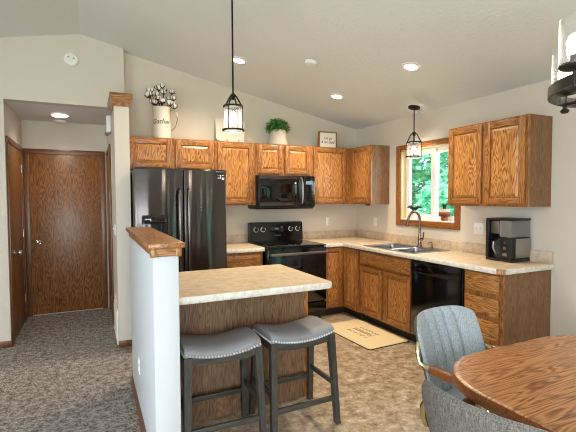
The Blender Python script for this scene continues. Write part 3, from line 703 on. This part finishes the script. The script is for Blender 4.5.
pts = [(0, 0, .15), (0, 0, .30)] + [(-.083 + .083 * math.cos(a), 0, .30 + .095 * math.sin(a)) for a in [PI * k / 12 for k in range(1, 12)]] + [(-.168, 0, .295)]
m = MB(); m.tube(pts, .0135, 12); m.build('spout', bronze, t)
m = MB(); m.cyl((-.167, 0, .305), (-.186, 0, .235), .014, .017, 14); m.build('spray_head', bronze, t)
m = MB(); m.cyl((0, -.012, .085), (0, -.045, .09), .016, .014, 12); m.tube([(0, -.04, .09), (0, -.055, .11), (0, -.062, .17)], [.009, .008, .006], 10); m.build('lever', bronze, t)
t = thing('soap_dispenser', 'small metal soap pump beside the faucet', 'soap dispenser', (-.12, -1.60, .913))
m = MB(); m.lathe([(.019, 0), (.019, .006), (.011, .012), (.010, .045)], seg=14); m.build('base', bronze, t)
m = MB(); m.tube([(0, 0, .044), (0, 0, .06), (-.02, 0, .066), (-.05, 0, .06)], .006, 8); m.build('nozzle', bronze, t)

# coffee maker
t = thing('coffee_maker', 'black and steel coffee maker at the end of the worktop', 'coffee maker', (-.272, -2.398, .908), R90)
m = MB(); m.box(0, .255, 0, .25, 0, .025, bev=.008); m.build('base', black_plastic, t)
m = MB(); m.box(0, .134, .2, .25, .025, .355, bev=.006); m.box(0, .03, .0, .2, .025, .355, bev=.005); m.build('housing', black_plastic, t)
m = MB(); m.box(0, .255, 0, .25, .355, .372, bev=.006); m.build('lid', black_plastic, t)
m = MB(); m.box(.035, .12, .02, .195, .235, .35, bev=.008); m.build('brew_basket', steel_d, t)
m = MB(); m.lathe([(.055, 0), (.062, .01), (.062, .09), (.045, .13), (.04, .145), (.045, .155)], (.082, .1, .028), 20); ca = m.build('carafe', glass('carafe_glass', tint=(.8, .8, .8), milk=.15), t)
m = MB(); m.lathe([(.047, .155), (.047, .17), (.02, .18)], (.082, .1, .028), 20); m.build('lid', black_plastic, ca)
m = MB(); m.tube([(.082, .045, .17), (.082, .0, .165), (.082, -.008, .12), (.082, .03, .06)], .009, 8); m.build('handle', steel, ca)
m = MB(); m.box(.135, .252, .0, .25, .212, .354, bev=.012); m.build('water_tank', smoke_glass, t)
m = MB(); m.box(.135, .253, .005, .25, .026, .21, bev=.008); pn = m.build('front_column', black_plastic, t)
m = MB(); m.box(.2535, .2565, .055, .243, .035, .2, bev=.001); tag(m.build('side_panel', steel, pn), 'brushed steel side panel')
m = MB(); m.cyl((.19, .006, .12), (.19, -.004, .12), .014, seg=14); m.cyl((.19, .006, .165), (.19, -.002, .165), .01, seg=12); m.box(.17, .21, .001, .006, .05, .075); m.build('button', steel, pn)

# ------------------------------------------------------------------ decor on the wall cabinets
t = thing('milk_jug', 'tall cream enamel pitcher with script lettering on the fridge cabinet', 'pitcher', (-2.725, -.19, ZT))
m = MB(); m.lathe([(.098, 0), (.1, .01), (.094, .2), (.085, .29), (.09, .325), (.096, .345), (.09, .345), (.084, .325), (.086, .2), (.092, .012), (.0, .01)], seg=32); m.build('body', cream, t)
m = MB(); m.tube([(.085, 0, .31), (.12, -.02, .325), (.16, -.03, .29), (.168, -.03, .22), (.145, -.025, .14), (.1, -.01, .09)], .0042, 8); m.build('handle', steel_d, t)
text_mesh('Gather', .074, ink, 'lettering', t, shear=.35, bend=lambda v: Vector((.0965 * math.sin(v.x / .0965 - .25), -.0965 * math.cos(v.x / .0965 - .25) - v.z, v.y + .155)))
t = thing('cotton_bouquet', 'dried cotton stems standing in the cream pitcher', 'dried flowers', (-2.725, -.19, ZT + .3))
rnd = random.Random(3); st = MB(); bolls = []
for i in range(24):
    a = rnd.uniform(0, 2 * PI); rr = rnd.uniform(.02, .14); z = rnd.uniform(.08, .285) if rr < .1 else rnd.uniform(.07, .22)
    p = Vector((rr * math.cos(a) - .02 + (.02 if rr > .1 and math.cos(a) > 0 else 0), rr * math.sin(a) * .7, z)); bolls.append(p)
    st.tube([(p.x * .15, p.y * .15, -.18), (p.x * .3, p.y * .3, .0), (p.x * .8, p.y * .8, z * .6), tuple(p)], .003, 5)
for p in [Vector((.135, -.01, .07)), Vector((-.15, -.02, .16)), Vector((-.12, -.03, .22)), Vector((.08, -.05, .1))]:
    bolls.append(p); st.tube([(0, 0, -.18), (p.x * .3, 0, 0), tuple(p)], .003, 5)
st.build('stems', bract, t)
for p in bolls:
    m = MB(); r0 = rnd.uniform(.027, .034)
    for k in range(4):
        a = k * PI / 2 + rnd.random(); m.sphere(p + Vector((math.cos(a), math.sin(a), .3 * rnd.random())) * r0 * .5, r0 * .68, 8)
    bo = m.build('cotton_boll', cotton, t)
    m = MB()
    for k in range(5):
        a = k * 2 * PI / 5 + rnd.random(); m.tube([p + Vector((0, 0, -r0)), p + Vector((math.cos(a) * r0, math.sin(a) * r0, -r0 * .3)), p + Vector((math.cos(a) * r0 * 1.3, math.sin(a) * r0 * 1.3, r0 * .5))], [.005, .007, .002], 5, flat=.5)
    m.build('bract', bract, bo)

t = thing('plate_stand', 'small black wire easel holding the square plate', 'plate stand', (-1.885, -.085, ZT))
m = MB()
for x in (-.075, .075): m.tube([(x, .06, .22), (x, .045, .1), (x, .035, .006), (x, -.05, .006), (x, -.055, .05)], .005, 6)
m.tube([(-.075, -.03, .006), (.075, -.03, .006)], .005, 6); m.tube([(-.075, .04, .06), (.075, .04, .06)], .005, 6)
m.build('wire_frame', black_iron, t)
t = thing('square_plate', 'cream square platter leaning on the black easel', 'plate', (-1.91, -.108, ZT + .018), 0)
t.rotation_euler = (math.radians(-13), math.radians(4), 0)
def plate_ring(k, y, e=0): return [(p[0], y, p[1]) for p in [(q[0], q[1]) for q in rrect(-.19 + k + e, .19 - k, .0 + k, .29 - k, .035, 0)]]
def taper(R): return [(p[0] * (1.0 - .08 * (1 - (p[2] / .29))), p[1], p[2]) for p in R]
MB().loft([taper(plate_ring(.03, .012)), taper(plate_ring(0, -.004)), taper(plate_ring(0, -.01)), taper(plate_ring(.045, .004))]).build('plate_body', cream, t)
t = thing('potted_plant', 'round leafy green plant in a whitewashed pot above the microwave', 'potted plant', (-1.30, -.16, ZT))
m = MB(); m.lathe([(.12, 0), (.125, .01), (.1, .17), (.104, .175), (.104, .19), (.094, .19), (.09, .16)], seg=30); m.build('pot', pot_white, t)
MB().cyl((0, 0, .12), (0, 0, .165), .091, seg=20).build('soil', soil, t)
V, F = [], []
for i in range(900):
    th = rnd.uniform(0, 2 * PI); ph = math.acos(rnd.uniform(-.6, 1)); rr = rnd.uniform(.45, 1)
    c = Vector((.16 * rr * math.sin(ph) * math.cos(th), .13 * rr * math.sin(ph) * math.sin(th), .225 + .12 * rr * math.cos(ph)))
    a = Vector((rnd.gauss(0, 1), rnd.gauss(0, 1), rnd.gauss(.4, 1))).normalized(); bb = a.orthogonal().normalized(); s_ = rnd.uniform(.016, .028); nn = a.cross(bb)
    k = len(V); V += [c - a * s_, c + bb * s_ * .5 + nn * .003, c + a * s_, c - bb * s_ * .5 + nn * .003]; F.append((k, k + 1, k + 2, k + 3))
me = bpy.data.meshes.new('foliage'); me.from_pydata(V, [], F); me.materials.append(leaf_m); o = bpy.data.objects.new('foliage', me); COL.objects.link(o); o.parent = t; o['kind'] = 'stuff'
m = MB()
for i in range(14): a = rnd.uniform(0, 2 * PI); m.tube([(0, 0, .16), (.05 * math.cos(a), .05 * math.sin(a), .22), (.09 * math.cos(a), .09 * math.sin(a), .28)], .002, 5)
m.build('stems', leaf_dark, t)
t = thing('framed_sign', 'small wood framed sign with two lines of writing', 'sign', (-.587, -.2, ZT))
m = MB(); m.box(-.137, .137, 0, .03, 0, .014, bev=.002); m.box(-.137, .137, 0, .03, .204, .218, bev=.002); m.box(-.137, -.123, 0, .03, .014, .204); m.box(.123, .137, 0, .03, .014, .204); m.build('frame', trim_oak, t)
MB().box(-.123, .123, .008, .02, .014, .204).build('board', paper, t)
text_mesh('Let go\n& let God', .05, ink, 'lettering', t, Matrix.Translation((0, .0075, .118)) @ Matrix.Rotation(PI / 2, 4, 'X'), shear=.2)

# window sill plants
t = thing('sill_plant', 'small plant with dark leaves in a white pot on the left of the sill', 'potted plant', (.045, -1.15, WZ0 + .0145))
m = MB(); m.lathe([(.026, 0), (.036, .005), (.046, .085), (.05, .095), (.04, .095), (.036, .07)], seg=20); m.build('pot', white_plastic, t)
m = MB()
for a, l in ((.3, .12), (1.2, .09), (1.6, .13), (2.2, .1), (3.1, .12), (4.2, .1), (4.8, .13), (5.2, .12), (5.9, .1)):
    p = [Vector((math.cos(a) * l * k * .45, math.sin(a) * l * k, .09 + .06 * math.sin(k * 2.4))) for k in (0, .35, .7, 1)]
    m.tube(p, [.006, .022, .02, .002], 6, flat=.5)
m.build('foliage', leaf_dark, t)
t = thing('sill_planter', 'terracotta and white banded planter on short legs, right of the sill', 'planter', (.045, -1.61, WZ0 + .0145))
m = MB()
for x in (-.022, .022): m.box(-.02, .02, x - .012, x + .012, 0, .045, bev=.004)
m.build('leg', terracotta, t); m = MB(); m.box(-.035, .035, -.052, .052, .045, .075, bev=.006, m=1); m.box(-.035, .035, -.054, .054, .075, .095, bev=.004, m=0); m.box(-.035, .035, -.05, .05, .095, .12, bev=.004, m=2); m.box(-.036, .036, -.052, .052, .12, .128, bev=.002, m=2); m.build('planter_box', [terracotta, plain('terracotta_dark', '#6b2f20', .6), cream], t)
m = MB()
for k in range(5): m.tube([(0, -.015 + .008 * k, .125), (.004 * k, -.02 + .012 * k, .16), (0, -.03 + .018 * k, .19)], [.005, .01, .002], 6)
m.build('foliage', leaf_dark, t)

# mat
t = thing('kitchen_mat', 'cream cushioned kitchen mat in front of the sink', 'mat', (-.835, -1.335, 0), math.radians(2.5))
MB().loft([rrect(-.262, .262, -.432, .432, .03, .0005), rrect(-.262, .262, -.432, .432, .03, .008)]).build('base', mat_edge, t)
MB().loft([rrect(-.258, .258, -.428, .428, .03, .0081), rrect(-.252, .252, -.422, .422, .03, .016)]).build('surface', mat_m, t)
m = MB(); rr_ = random.Random(5)
for row, (x, n, s) in enumerate(((.08, 7, .03), (0, 9, .05), (-.08, 6, .025))):
    pts = [(x + s * .7 * math.sin(k * 1.9 + row), -.16 + .32 * k / (n * 3), .0165) for k in range(n * 3 + 1)]
    m.tube(pts, .004, 4, flat=.4)
m.build('scrollwork', mat_text, t)

# ------------------------------------------------------------------ stools
def make_stool(label, loc, rz):
    t = thing('bar_stool', label, 'stool', loc, rz, 'saddle stools at the island')
    hwid, hd = .225, .152
    def top(x): return .598 + .036 * (x / hwid) ** 2
    n = 16; rings = []
    for i in range(n + 1):
        x = -hwid + 2 * hwid * i / n; e = abs(i / n * 2 - 1); k = 1 - .05 * max(0, (e - .8) / .2) ** 2; z = top(x) - (.012 if i in (0, n) else 0); d = hd * k
        rings.append([(x, -d, z - .045), (x, -d - .004, z - .02), (x, -d + .012, z + .002), (x, -d * .5, z + .010), (x, 0, z + .012), (x, d * .5, z + .010), (x, d - .012, z + .002), (x, d + .004, z - .02), (x, d, z - .045)])
    MB().loft(rings).build('seat', leather, t, ang=50)
    m = MB()
    for sgn in (-1, 1):
        for i in range(25):
            x = -hwid + .01 + (2 * hwid - .02) * i / 24; m.sphere((x, sgn * (hd + .005), top(x) - .034), 0.0072, 6)
        for i in range(1, 16): m.sphere((sgn * (hwid + .001), -hd + 2 * hd * i / 16, top(hwid) - .046), 0.0072, 6)
    m.build('nailhead_trim', plain('nail_steel', '#c9c9c9', .35, metal=.5), t)
    n2 = 10
    m = MB()
    for sgn in (-1, 1):
        rg = []
        for i in range(n2 + 1):
            x = -.19 + .38 * i / n2; zt = top(x) - .046; zb = .515 + .018 * (x / .19) ** 2
            rg.append([(x, sgn * (hd - .008), zt), (x, sgn * (hd - .03), zt), (x, sgn * (hd - .03), zb), (x, sgn * (hd - .008), zb)])
        m.loft(rg)
    for sgn in (-1, 1): m.box(sgn * .205 - .011, sgn * .205 + .011, -hd + .03, hd - .03, .525, .59)
    m.build('apron', stool_wood_h, t)
    def leg(sx, sy):
        def sq(cx, cy, z, h): return [(cx - h, cy - h, z), (cx + h, cy - h, z), (cx + h, cy + h, z), (cx - h, cy + h, z)]
        MB().loft([sq(sx * .226, sy * .182, 0, .017), sq(sx * .207, sy * (hd - .02), top(.2) - .05, .021)]).build('leg', stool_wood, t, smooth=False)
    for sx in (-1, 1):
        for sy in (-1, 1): leg(sx, sy)
    at = lambda z: (.226 - .02 * z / .57, .182 - .037 * z / .57)
    for z, ax in ((.165, 'f'), (.185, 'b'), (.255, 'l'), (.255, 'r')):
        x, y = at(z); m = MB()
        if ax in 'fb': s = -1 if ax == 'f' else 1; m.box(-x, x, s * y - .009, s * y + .009, z - .016, z + .016, bev=.002)
        else: s = -1 if ax == 'l' else 1; m.box(s * x - .009, s * x + .009, -y, y, z - .016, z + .016, bev=.002)
        m.build('stretcher', stool_wood_h if ax in 'fb' else stool_wood, t)
    return t
s1 = make_stool('grey saddle stool beside the white half wall, left of the pair', (-2.785, -2.56, 0), math.radians(-1))
s2 = copy_tree(s1); s2.location = (-2.27, -2.55, 0); s2.rotation_euler = (0, 0, math.radians(1)); s2['label'] = 'grey saddle stool at the open end of the island, right of the pair'

# ------------------------------------------------------------------ dining table and chairs
t = thing('dining_table', 'oak dining table with rounded corners, nearest the viewer', 'table', (-1.62, -4.35, 0))
tx0, tx1, ty0, ty1 = -.575, .57, -.72, .715
def tr(i, z): return rrect(tx0 + i, tx1 - i, ty0 + i, ty1 - i, .31, z, 12)
MB().loft([tr(.004, .7365), tr(.008, .74), tr(.02, .7402)]).build('tabletop', table_oak, t, ang=60)
MB().loft([tr(.03, .69), tr(.008, .692), tr(0, .70), tr(0, .722), tr(.004, .7365)], cap=False).build('table_edge', table_edge, t, ang=60)
MB().loft([tr(.03, .6899), tr(.03, .6905)]).build('underside', table_edge, t)
m = MB(); m.loft([tr(.22, .645), tr(.22, .6895)]); m.build('apron', table_edge, t)
m = MB(); m.lathe([(.12, .1), (.09, .16), (.075, .3), (.1, .45), (.085, .645)], seg=24); pd = m.build('pedestal', table_edge, t)
for k in range(4):
    a = PI / 4 + k * PI / 2; c, s = math.cos(a), math.sin(a)
    m = MB(); m.tube([(c * .06, s * .06, .16), (c * .22, s * .22, .12), (c * .32, s * .32, .045), (c * .36, s * .36, .03)], [.05, .042, .032, .028], 8); m.build('foot', table_edge, t)

def make_chair(label, loc, rz):
    t = thing('dining_chair', label, 'chair', loc, rz, 'upholstered dinette chairs')
    # backrest: pillow surface; local +y is forwards
    W2, Z0, Z1, T = .245, .47, .87, .06; nu, nv = 40, 22; F_, Bk = [], []
    def sm(a): return 1 if a == 0 else (1 - abs(a) ** 5) ** .4 if abs(a) < 1 else 0
    for j in range(nv + 1):
        v = -1 + 2 * j / nv; rf, rb = [], []
        for i in range(nu + 1):
            u = -1 + 2 * i / nu
            sx = 1 - .07 * abs(v) ** 6; sz = 1 - .15 * abs(u) ** 6
            x = W2 * u * sx; z = (Z0 + Z1) / 2 + (Z1 - Z0) / 2 * v * sz
            yb = -.215 - .12 * max(0, (z - Z0) / (Z1 - Z0)) ** 1.2 + .075 * (abs(u) ** 2.2)
            th = T * sm(u) * sm(v)
            seam = 0.0
            for s0 in (-.5, -.2, .1, .4): seam += math.exp(-((u - s0) / .035) ** 2)
            f = yb + th * .5 - .03 * min(1, seam) * sm(v); bq = yb - th * .5
            rf.append((x, f, z)); rb.append((x, bq, z))
        F_.append(rf); Bk.append(rb)
    m = MB(); tb = bmesh.new()
    G = [[tb.verts.new(p) for p in r_] for r_ in F_]; H = [[tb.verts.new(p) for p in r_] for r_ in Bk]
    for j in range(nv):
        for i in range(nu):
            tb.faces.new((G[j][i], G[j][i + 1], G[j + 1][i + 1], G[j + 1][i])); tb.faces.new((H[j][i], H[j + 1][i], H[j + 1][i + 1], H[j][i + 1]))
    bmesh.ops.remove_doubles(tb, verts=tb.verts, dist=1e-4); bmesh.ops.recalc_face_normals(tb, faces=tb.faces)
    m._add(tb, 0); m.build('backrest', chair_fabric, t, ang=80)
    m = MB(); tb = bmesh.new(); H = [[tb.verts.new((p[0], p[1] - .001, p[2])) for p in r_] for r_ in Bk]
    for j in range(nv):
        for i in range(nu): tb.faces.new((H[j][i], H[j + 1][i], H[j + 1][i + 1], H[j][i + 1]))
    m._add(tb, 0); tag(m.build('back_cover', back_fabric, t, ang=80), 'brown grey tweed on the outside of the back')
    m = MB(); m.loft([rrect(-.21, .21, -.2, .2, .08, .40), rrect(-.222, .222, -.215, .215, .09, .42), rrect(-.222, .222, -.215, .215, .09, .465), rrect(-.21, .21, -.2, .2, .085, .49), rrect(-.15, .15, -.13, .14, .07, .498)]); m.build('seat', chair_fabric, t, ang=60)
    for s in (-1, 1):
        m = MB(); x = s * .25
        m.tube([(s * .222, -.235, .77), (s * .245, -.228, .735), (x, -.22, .70), (x, -.205, .665), (x, -.15, .65), (x, .05, .65), (x, .11, .635), (x, .14, .58), (x, .12, .47), (x, .08, .40), (s * .2, .08, .385), (0, .08, .385)], .0135, 10); fr = m.build('arm_frame', brass, t)
        m = MB(); m.box(x - .024, x + .024, -.15, .075, .637, .675, bev=.012, seg=3); m.build('armrest', table_edge, t)
    m = MB(); m.cyl((0, .02, .12), (0, .02, .385), .03, seg=16); m.box(-.12, .12, -.1, .14, .385, .399); m.build('pedestal', brass, t)
    for k in range(5):
        a = k * 2 * PI / 5 + .3; c, s = math.cos(a), math.sin(a)
        m = MB(); m.tube([(0, .02, .13), (c * .12, .02 + s * .12, .115), (c * .26, .02 + s * .26, .075)], [.022, .018, .013], 8); lg = m.build('leg', brass, t)
        m = MB(); m.cyl((c * .26 - s * .014, .02 + s * .26 + c * .014, .025), (c * .26 + s * .014, .02 + s * .26 - c * .014, .025), .025, seg=14); m.build('caster', black_plastic, lg)
    return t
c1 = make_chair('blue grey channel back dinette chair on the far side of the table', (-1.775, -3.66, 0), PI + math.radians(7))
c2 = copy_tree(c1); c2.location = (-2.17, -4.115, 0); c2.rotation_euler = (0, 0, -PI / 2 + math.radians(9)); c2['label'] = 'blue grey dinette chair seen from behind at the near left of the table'

# ------------------------------------------------------------------ plates, outlets, detectors
def wall_plate(kind, label, loc, rz, gang=1):
    t = thing('wall_outlet' if kind == 'o' else 'light_switch', label, 'outlet' if kind == 'o' else 'light switch', loc, rz)
    w = .036 if gang == 1 else .06
    MB().box(-w, w, -.007, -.001, -.058, .058, bev=.003).build('cover_plate', white_plastic, t)
    m = MB()
    for g in range(gang):
        x = 0 if gang == 1 else (-.024 + .048 * g)
        if kind == 'o':
            for z in (-.022, .022): m.box(x - .015, x + .015, -.0095, -.0065, z - .014, z + .014, bev=.003)
        else: m.box(x - .006, x + .006, -.016, -.0065, -.004, .014, bev=.002)
    m.build('socket' if kind == 'o' else 'toggle', off_white, t); return t
wall_plate('o', 'white outlet above the worktop right of the range', (-.469, 0, 1.14), 0)
wall_plate('s', 'white switch plate under the corner cabinet, left of the window', (0, -.455, 1.145), R90)
wall_plate('s', 'white double switch plate between the window and the coffee maker', (0, -2.10, 1.155), R90, 2)
wall_plate('o', 'white outlet low on the left face of the half wall', (HX0, -2.08, .353), PI / 2 * -1 + PI)
for o_ in list(bpy.data.objects):
    if o_.name == 'wall_outlet.001': o_.rotation_euler = (0, 0, -PI / 2)
HWR = -PI / 2
wall_plate('s', 'white switch on the tall wall by the fridge, farther into the hall', (FX0, -.27, 1.15), HWR)
wall_plate('s', 'white switch on the tall wall by the fridge, nearest its corner', (FX0, -.49, 1.15), HWR)
wall_plate('o', 'white outlet above the return air grille in the hall', (FX0, -.33, .42), HWR)
t = thing('air_grille', 'white return air grille at the foot of the hall wall', 'vent', (FX0, -.32, .0), HWR)
m = MB(); m.box(-.27, .27, -.012, -.001, .02, .36, bev=.003); m.build('frame', white_plastic, t)
m = MB()
for k in range(9): m.box(-.24, .24, -.017, -.0115, .05 + k * .033, .062 + k * .033)
m.build('louvres', off_white, t)
t = thing('door_chime', 'white door chime box high on the right hall wall', 'door chime', (FX0, .1, 2.28), HWR)
MB().box(-.09, .09, -.045, -.001, -.08, .1, bev=.006).build('cover', white_plastic, t)
MB().cyl((0, -.03, -.085), (0, -.055, -.1), .02, seg=14).build('dial', steel_d, t)
t = thing('smoke_alarm', 'round white smoke alarm on the wall above the hall opening', 'smoke alarm', (-3.605, -.121, 2.892))
m = MB(); m.lathe([(.068, 0), (.068, -.02), (.058, -.034), (.03, -.038)], seg=28, axis='y'); m.build('cover', white_plastic, t)
m = MB(); m.cyl((-.022, -.038, .018), (-.022, -.0335, .018), .009, seg=10); m.cyl((.024, -.038, .008), (.024, -.0335, .008), .009, seg=10); m.build('sensor_port', steel_d, t)
MB().cyl((0, -.041, -.02), (0, -.037, -.02), .013, seg=14).build('test_button', off_white, t)
ang = math.atan(SL)
def on_ceiling(name, label, cat, x, y, group=None):
    t = thing(name, label, cat, (x, y, cz(x)), group=group); t.rotation_euler = (0, ang, 0); return t
t = on_ceiling('smoke_detector', 'flat white round detector on the sloped ceiling between the lights', 'smoke detector', -1.536, -1.464)
m = MB(); m.lathe([(.062, 0), (.062, -.012), (.05, -.026), (.02, -.03)], seg=26); m.build('cover', white_plastic, t)

# recessed ceiling lights
WARM = (1.0, 0.80, 0.56)
for x, y, lab in ((-2.066, -.914, 'recessed ceiling light behind the island pendant rod'), (-.898, -.913, 'recessed ceiling light above the framed sign'), (-.885, -2.106, 'recessed ceiling light nearest the sink window and pendant')):
    t = on_ceiling('recessed_light', lab, 'ceiling light', x, y, 'recessed kitchen lights')
    m = MB(); m.lathe([(.058, -.001), (.085, -.001), (.085, -.006), (.06, -.012), (.058, -.012)], seg=28, closed=True); m.build('trim_ring', white_plastic, t)
    MB().cyl((0, 0, -.002), (0, 0, -.009), .058, seg=26).build('lens', lens_warm, t)
    l = lamp('recessed_lamp', 'SPOT', (0, 0, -.03), 72, WARM, spot_size=math.radians(150), spot_blend=.8, shadow_soft_size=.06); l.parent = t
t = thing('hall_ceiling_light', 'round flush light on the low hall ceiling', 'ceiling light', (-3.75, .47, 2.44))
MB().lathe([(.1, -.001), (.1, -.014), (.085, -.018)], seg=28).build('trim_ring', white_plastic, t)
MB().lathe([(.084, -.0175), (.07, -.03), (.03, -.036)], seg=26).build('lens', lens_hall, t)
l = lamp('hall_lamp', 'SPOT', (0, 0, -.06), 22, (1, .9, .75), spot_size=math.radians(150), spot_blend=.9, shadow_soft_size=.08); l.parent = t
t = thing('smoke_detector', 'white disc on the hall ceiling behind the hall light', 'smoke detector', (-3.775, .92, 2.44))
MB().lathe([(.07, -.001), (.07, -.02), (.05, -.032), (.02, -.034)], seg=26).build('cover', white_plastic, t)

# pendants
def pendant(label, x, y, zt, r, power, bh, sh):
    zc = cz(x); t = thing('pendant_lamp', label, 'pendant light', (x, y, zt)); h = .245
    # zt: top of the bracket, everything hangs below
    m = MB(); m.cyl((0, 0, 0), (0, 0, zc - zt - .01), .0065, seg=10); m.build('rod', black_iron, t)
    m = MB(); m.lathe([(.065, 0), (.065, -.016), (.03, -.024)], seg=24); cn = m.build('canopy', black_iron, t, loc=(0, 0, zc - zt)); cn.rotation_euler = (0, ang, 0)
    m = MB(); m.cyl((0, 0, .01), (0, 0, -.03), .016, seg=12)
    for k in range(4):
        a = PI / 4 + k * PI / 2; c, s = math.cos(a), math.sin(a); m.tube([(c * .012, s * .012, .005), (c * r * .45, s * r * .45, -.02), (c * r * .9, s * r * .9, -bh + .005)], .006, 6)
    m.lathe([(r * .55, -bh + .012), (r * 1.0, -bh + .006), (r * 1.02, -bh - .008), (r * .55, -bh - .012)], seg=28, closed=True); m.build('top_bracket', black_iron, t)
    m = MB(); m.tube([(r * 1.02 * math.cos(2 * PI * i / 32), r * 1.02 * math.sin(2 * PI * i / 32), -bh - sh + .012) for i in range(32)], .0075, 8, closed=True)
    for k in range(4):
        a = PI / 4 + k * PI / 2; c, s = math.cos(a) * r * 1.01, math.sin(a) * r * 1.01; m.tube([(c, s, -bh), (c, s, -bh - sh + .012)], .0035, 6)
    m.build('cage', black_iron, t)
    m = MB(); e = -bh - sh; m.lathe([(r * .93, -bh - .013), (r * .93, e + .006), (r * .8, e - .006), (r * .4, e - .01), (r * .01, e - .01), (r * .01, e - .007), (r * .4, e - .007), (r * .78, e - .003), (r * .9, e + .008), (r * .9, -bh - .013)], seg=32, closed=True); m.build('shade', shade_glass, t)
    m = MB(); m.cyl((0, 0, -bh + .01), (0, 0, -bh - .04), .018, seg=12); m.build('socket', black_iron, t)
    zb_ = -bh - .04; m = MB(); m.lathe([(.012, zb_), (.02, zb_ - .018), (.024, zb_ - .04), (.017, zb_ - .065), (.004, zb_ - .075)], seg=16); m.build('bulb', bulb_m, t)
    l = lamp('pendant_bulb', 'POINT', (0, 0, -bh - .085), power, (1, .86, .66), shadow_soft_size=.034); l.parent = t
pendant('black and glass pendant lamp hanging over the island', -2.522, -2.1, 2.2, .072, 6, .08, .18)
pendant('black and glass pendant lamp hanging by the sink window', -.175, -1.37, 2.185, .082, 4.5, .105, .17)

# chandelier
CX, CY = -1.515, -4.175
t = thing('chandelier', 'dark ring chandelier with glass cylinder shades over the table', 'chandelier', (CX, CY, 1.89))
R_ = .37
m = MB(); n = 56; rings = []
for i in range(n):
    a = 2 * PI * i / n; c, s = math.cos(a), math.sin(a); rings.append([(c * (R_ - .008), s * (R_ - .008), -.02), (c * (R_ + .004), s * (R_ + .004), -.02), (c * (R_ + .004), s * (R_ + .004), .02), (c * (R_ - .008), s * (R_ - .008), .02)])
m.loft(rings, closed=True); m.build('ring', gun_iron, t, smooth=True)
m = MB()
for k in range(3): a = k * PI / 3 + .5; c, s = math.cos(a) * R_, math.sin(a) * R_; m.box(-R_, R_, -.01, .01, -.018, -.006, M=Matrix.Rotation(a, 4, 'Z'))
m.lathe([(.04, -.05), (.045, -.02), (.03, .03)], seg=18); m.build('cross_arms', gun_iron, t)
m = MB(); m.cyl((0, 0, .0), (0, 0, cz(CX) - 1.89 - .01), .009, seg=10); m.build('rod', gun_iron, t)
cn = MB().lathe([(.07, 0), (.07, -.018), (.03, -.026)], seg=24).build('canopy', gun_iron, t, loc=(0, 0, cz(CX) - 1.89)); cn.rotation_euler = (0, ang, 0)
for k in range(5):
    a = math.radians(161 + 72 * k); px_, py_ = math.cos(a) * (R_ - .002), math.sin(a) * (R_ - .002)
    m = MB(); m.cyl((px_, py_, -.045), (px_, py_, .04), .009, seg=10); m.lathe([(.012, -.05), (.02, -.04), (.012, -.03)], (px_, py_, 0), 12); m.lathe([(.02, .03), (.05, .037), (.056, .045), (.05, .053), (.02, .053)], (px_, py_, 0), 22); m.cyl((px_, py_, .053), (px_, py_, .085), .018, seg=12)
    h = m.build('lamp_holder', gun_iron, t)
    m = MB(); m.lathe([(.0545, .054), (.0545, .215), (.052, .215), (.052, .054)], (px_, py_, 0), 28, closed=True); m.build('glass_shade', lantern_glass, h)
    m = MB(); m.lathe([(.012, .085), (.026, .105), (.031, .13), (.022, .155), (.004, .165)], (px_, py_, 0), 16); m.build('bulb', bulb_m, h)
    l = lamp('chandelier_bulb', 'POINT', (px_, py_, .125), 5, (1, .88, .7), shadow_soft_size=.035); l.parent = t
t = thing('cabinet_light', 'small black puck light under the corner wall cabinet', 'cabinet light', (-.16, -.5, ZB))
MB().lathe([(.03, -.001), (.03, -.014), (.022, -.02)], seg=18).build('housing', black_plastic, t)
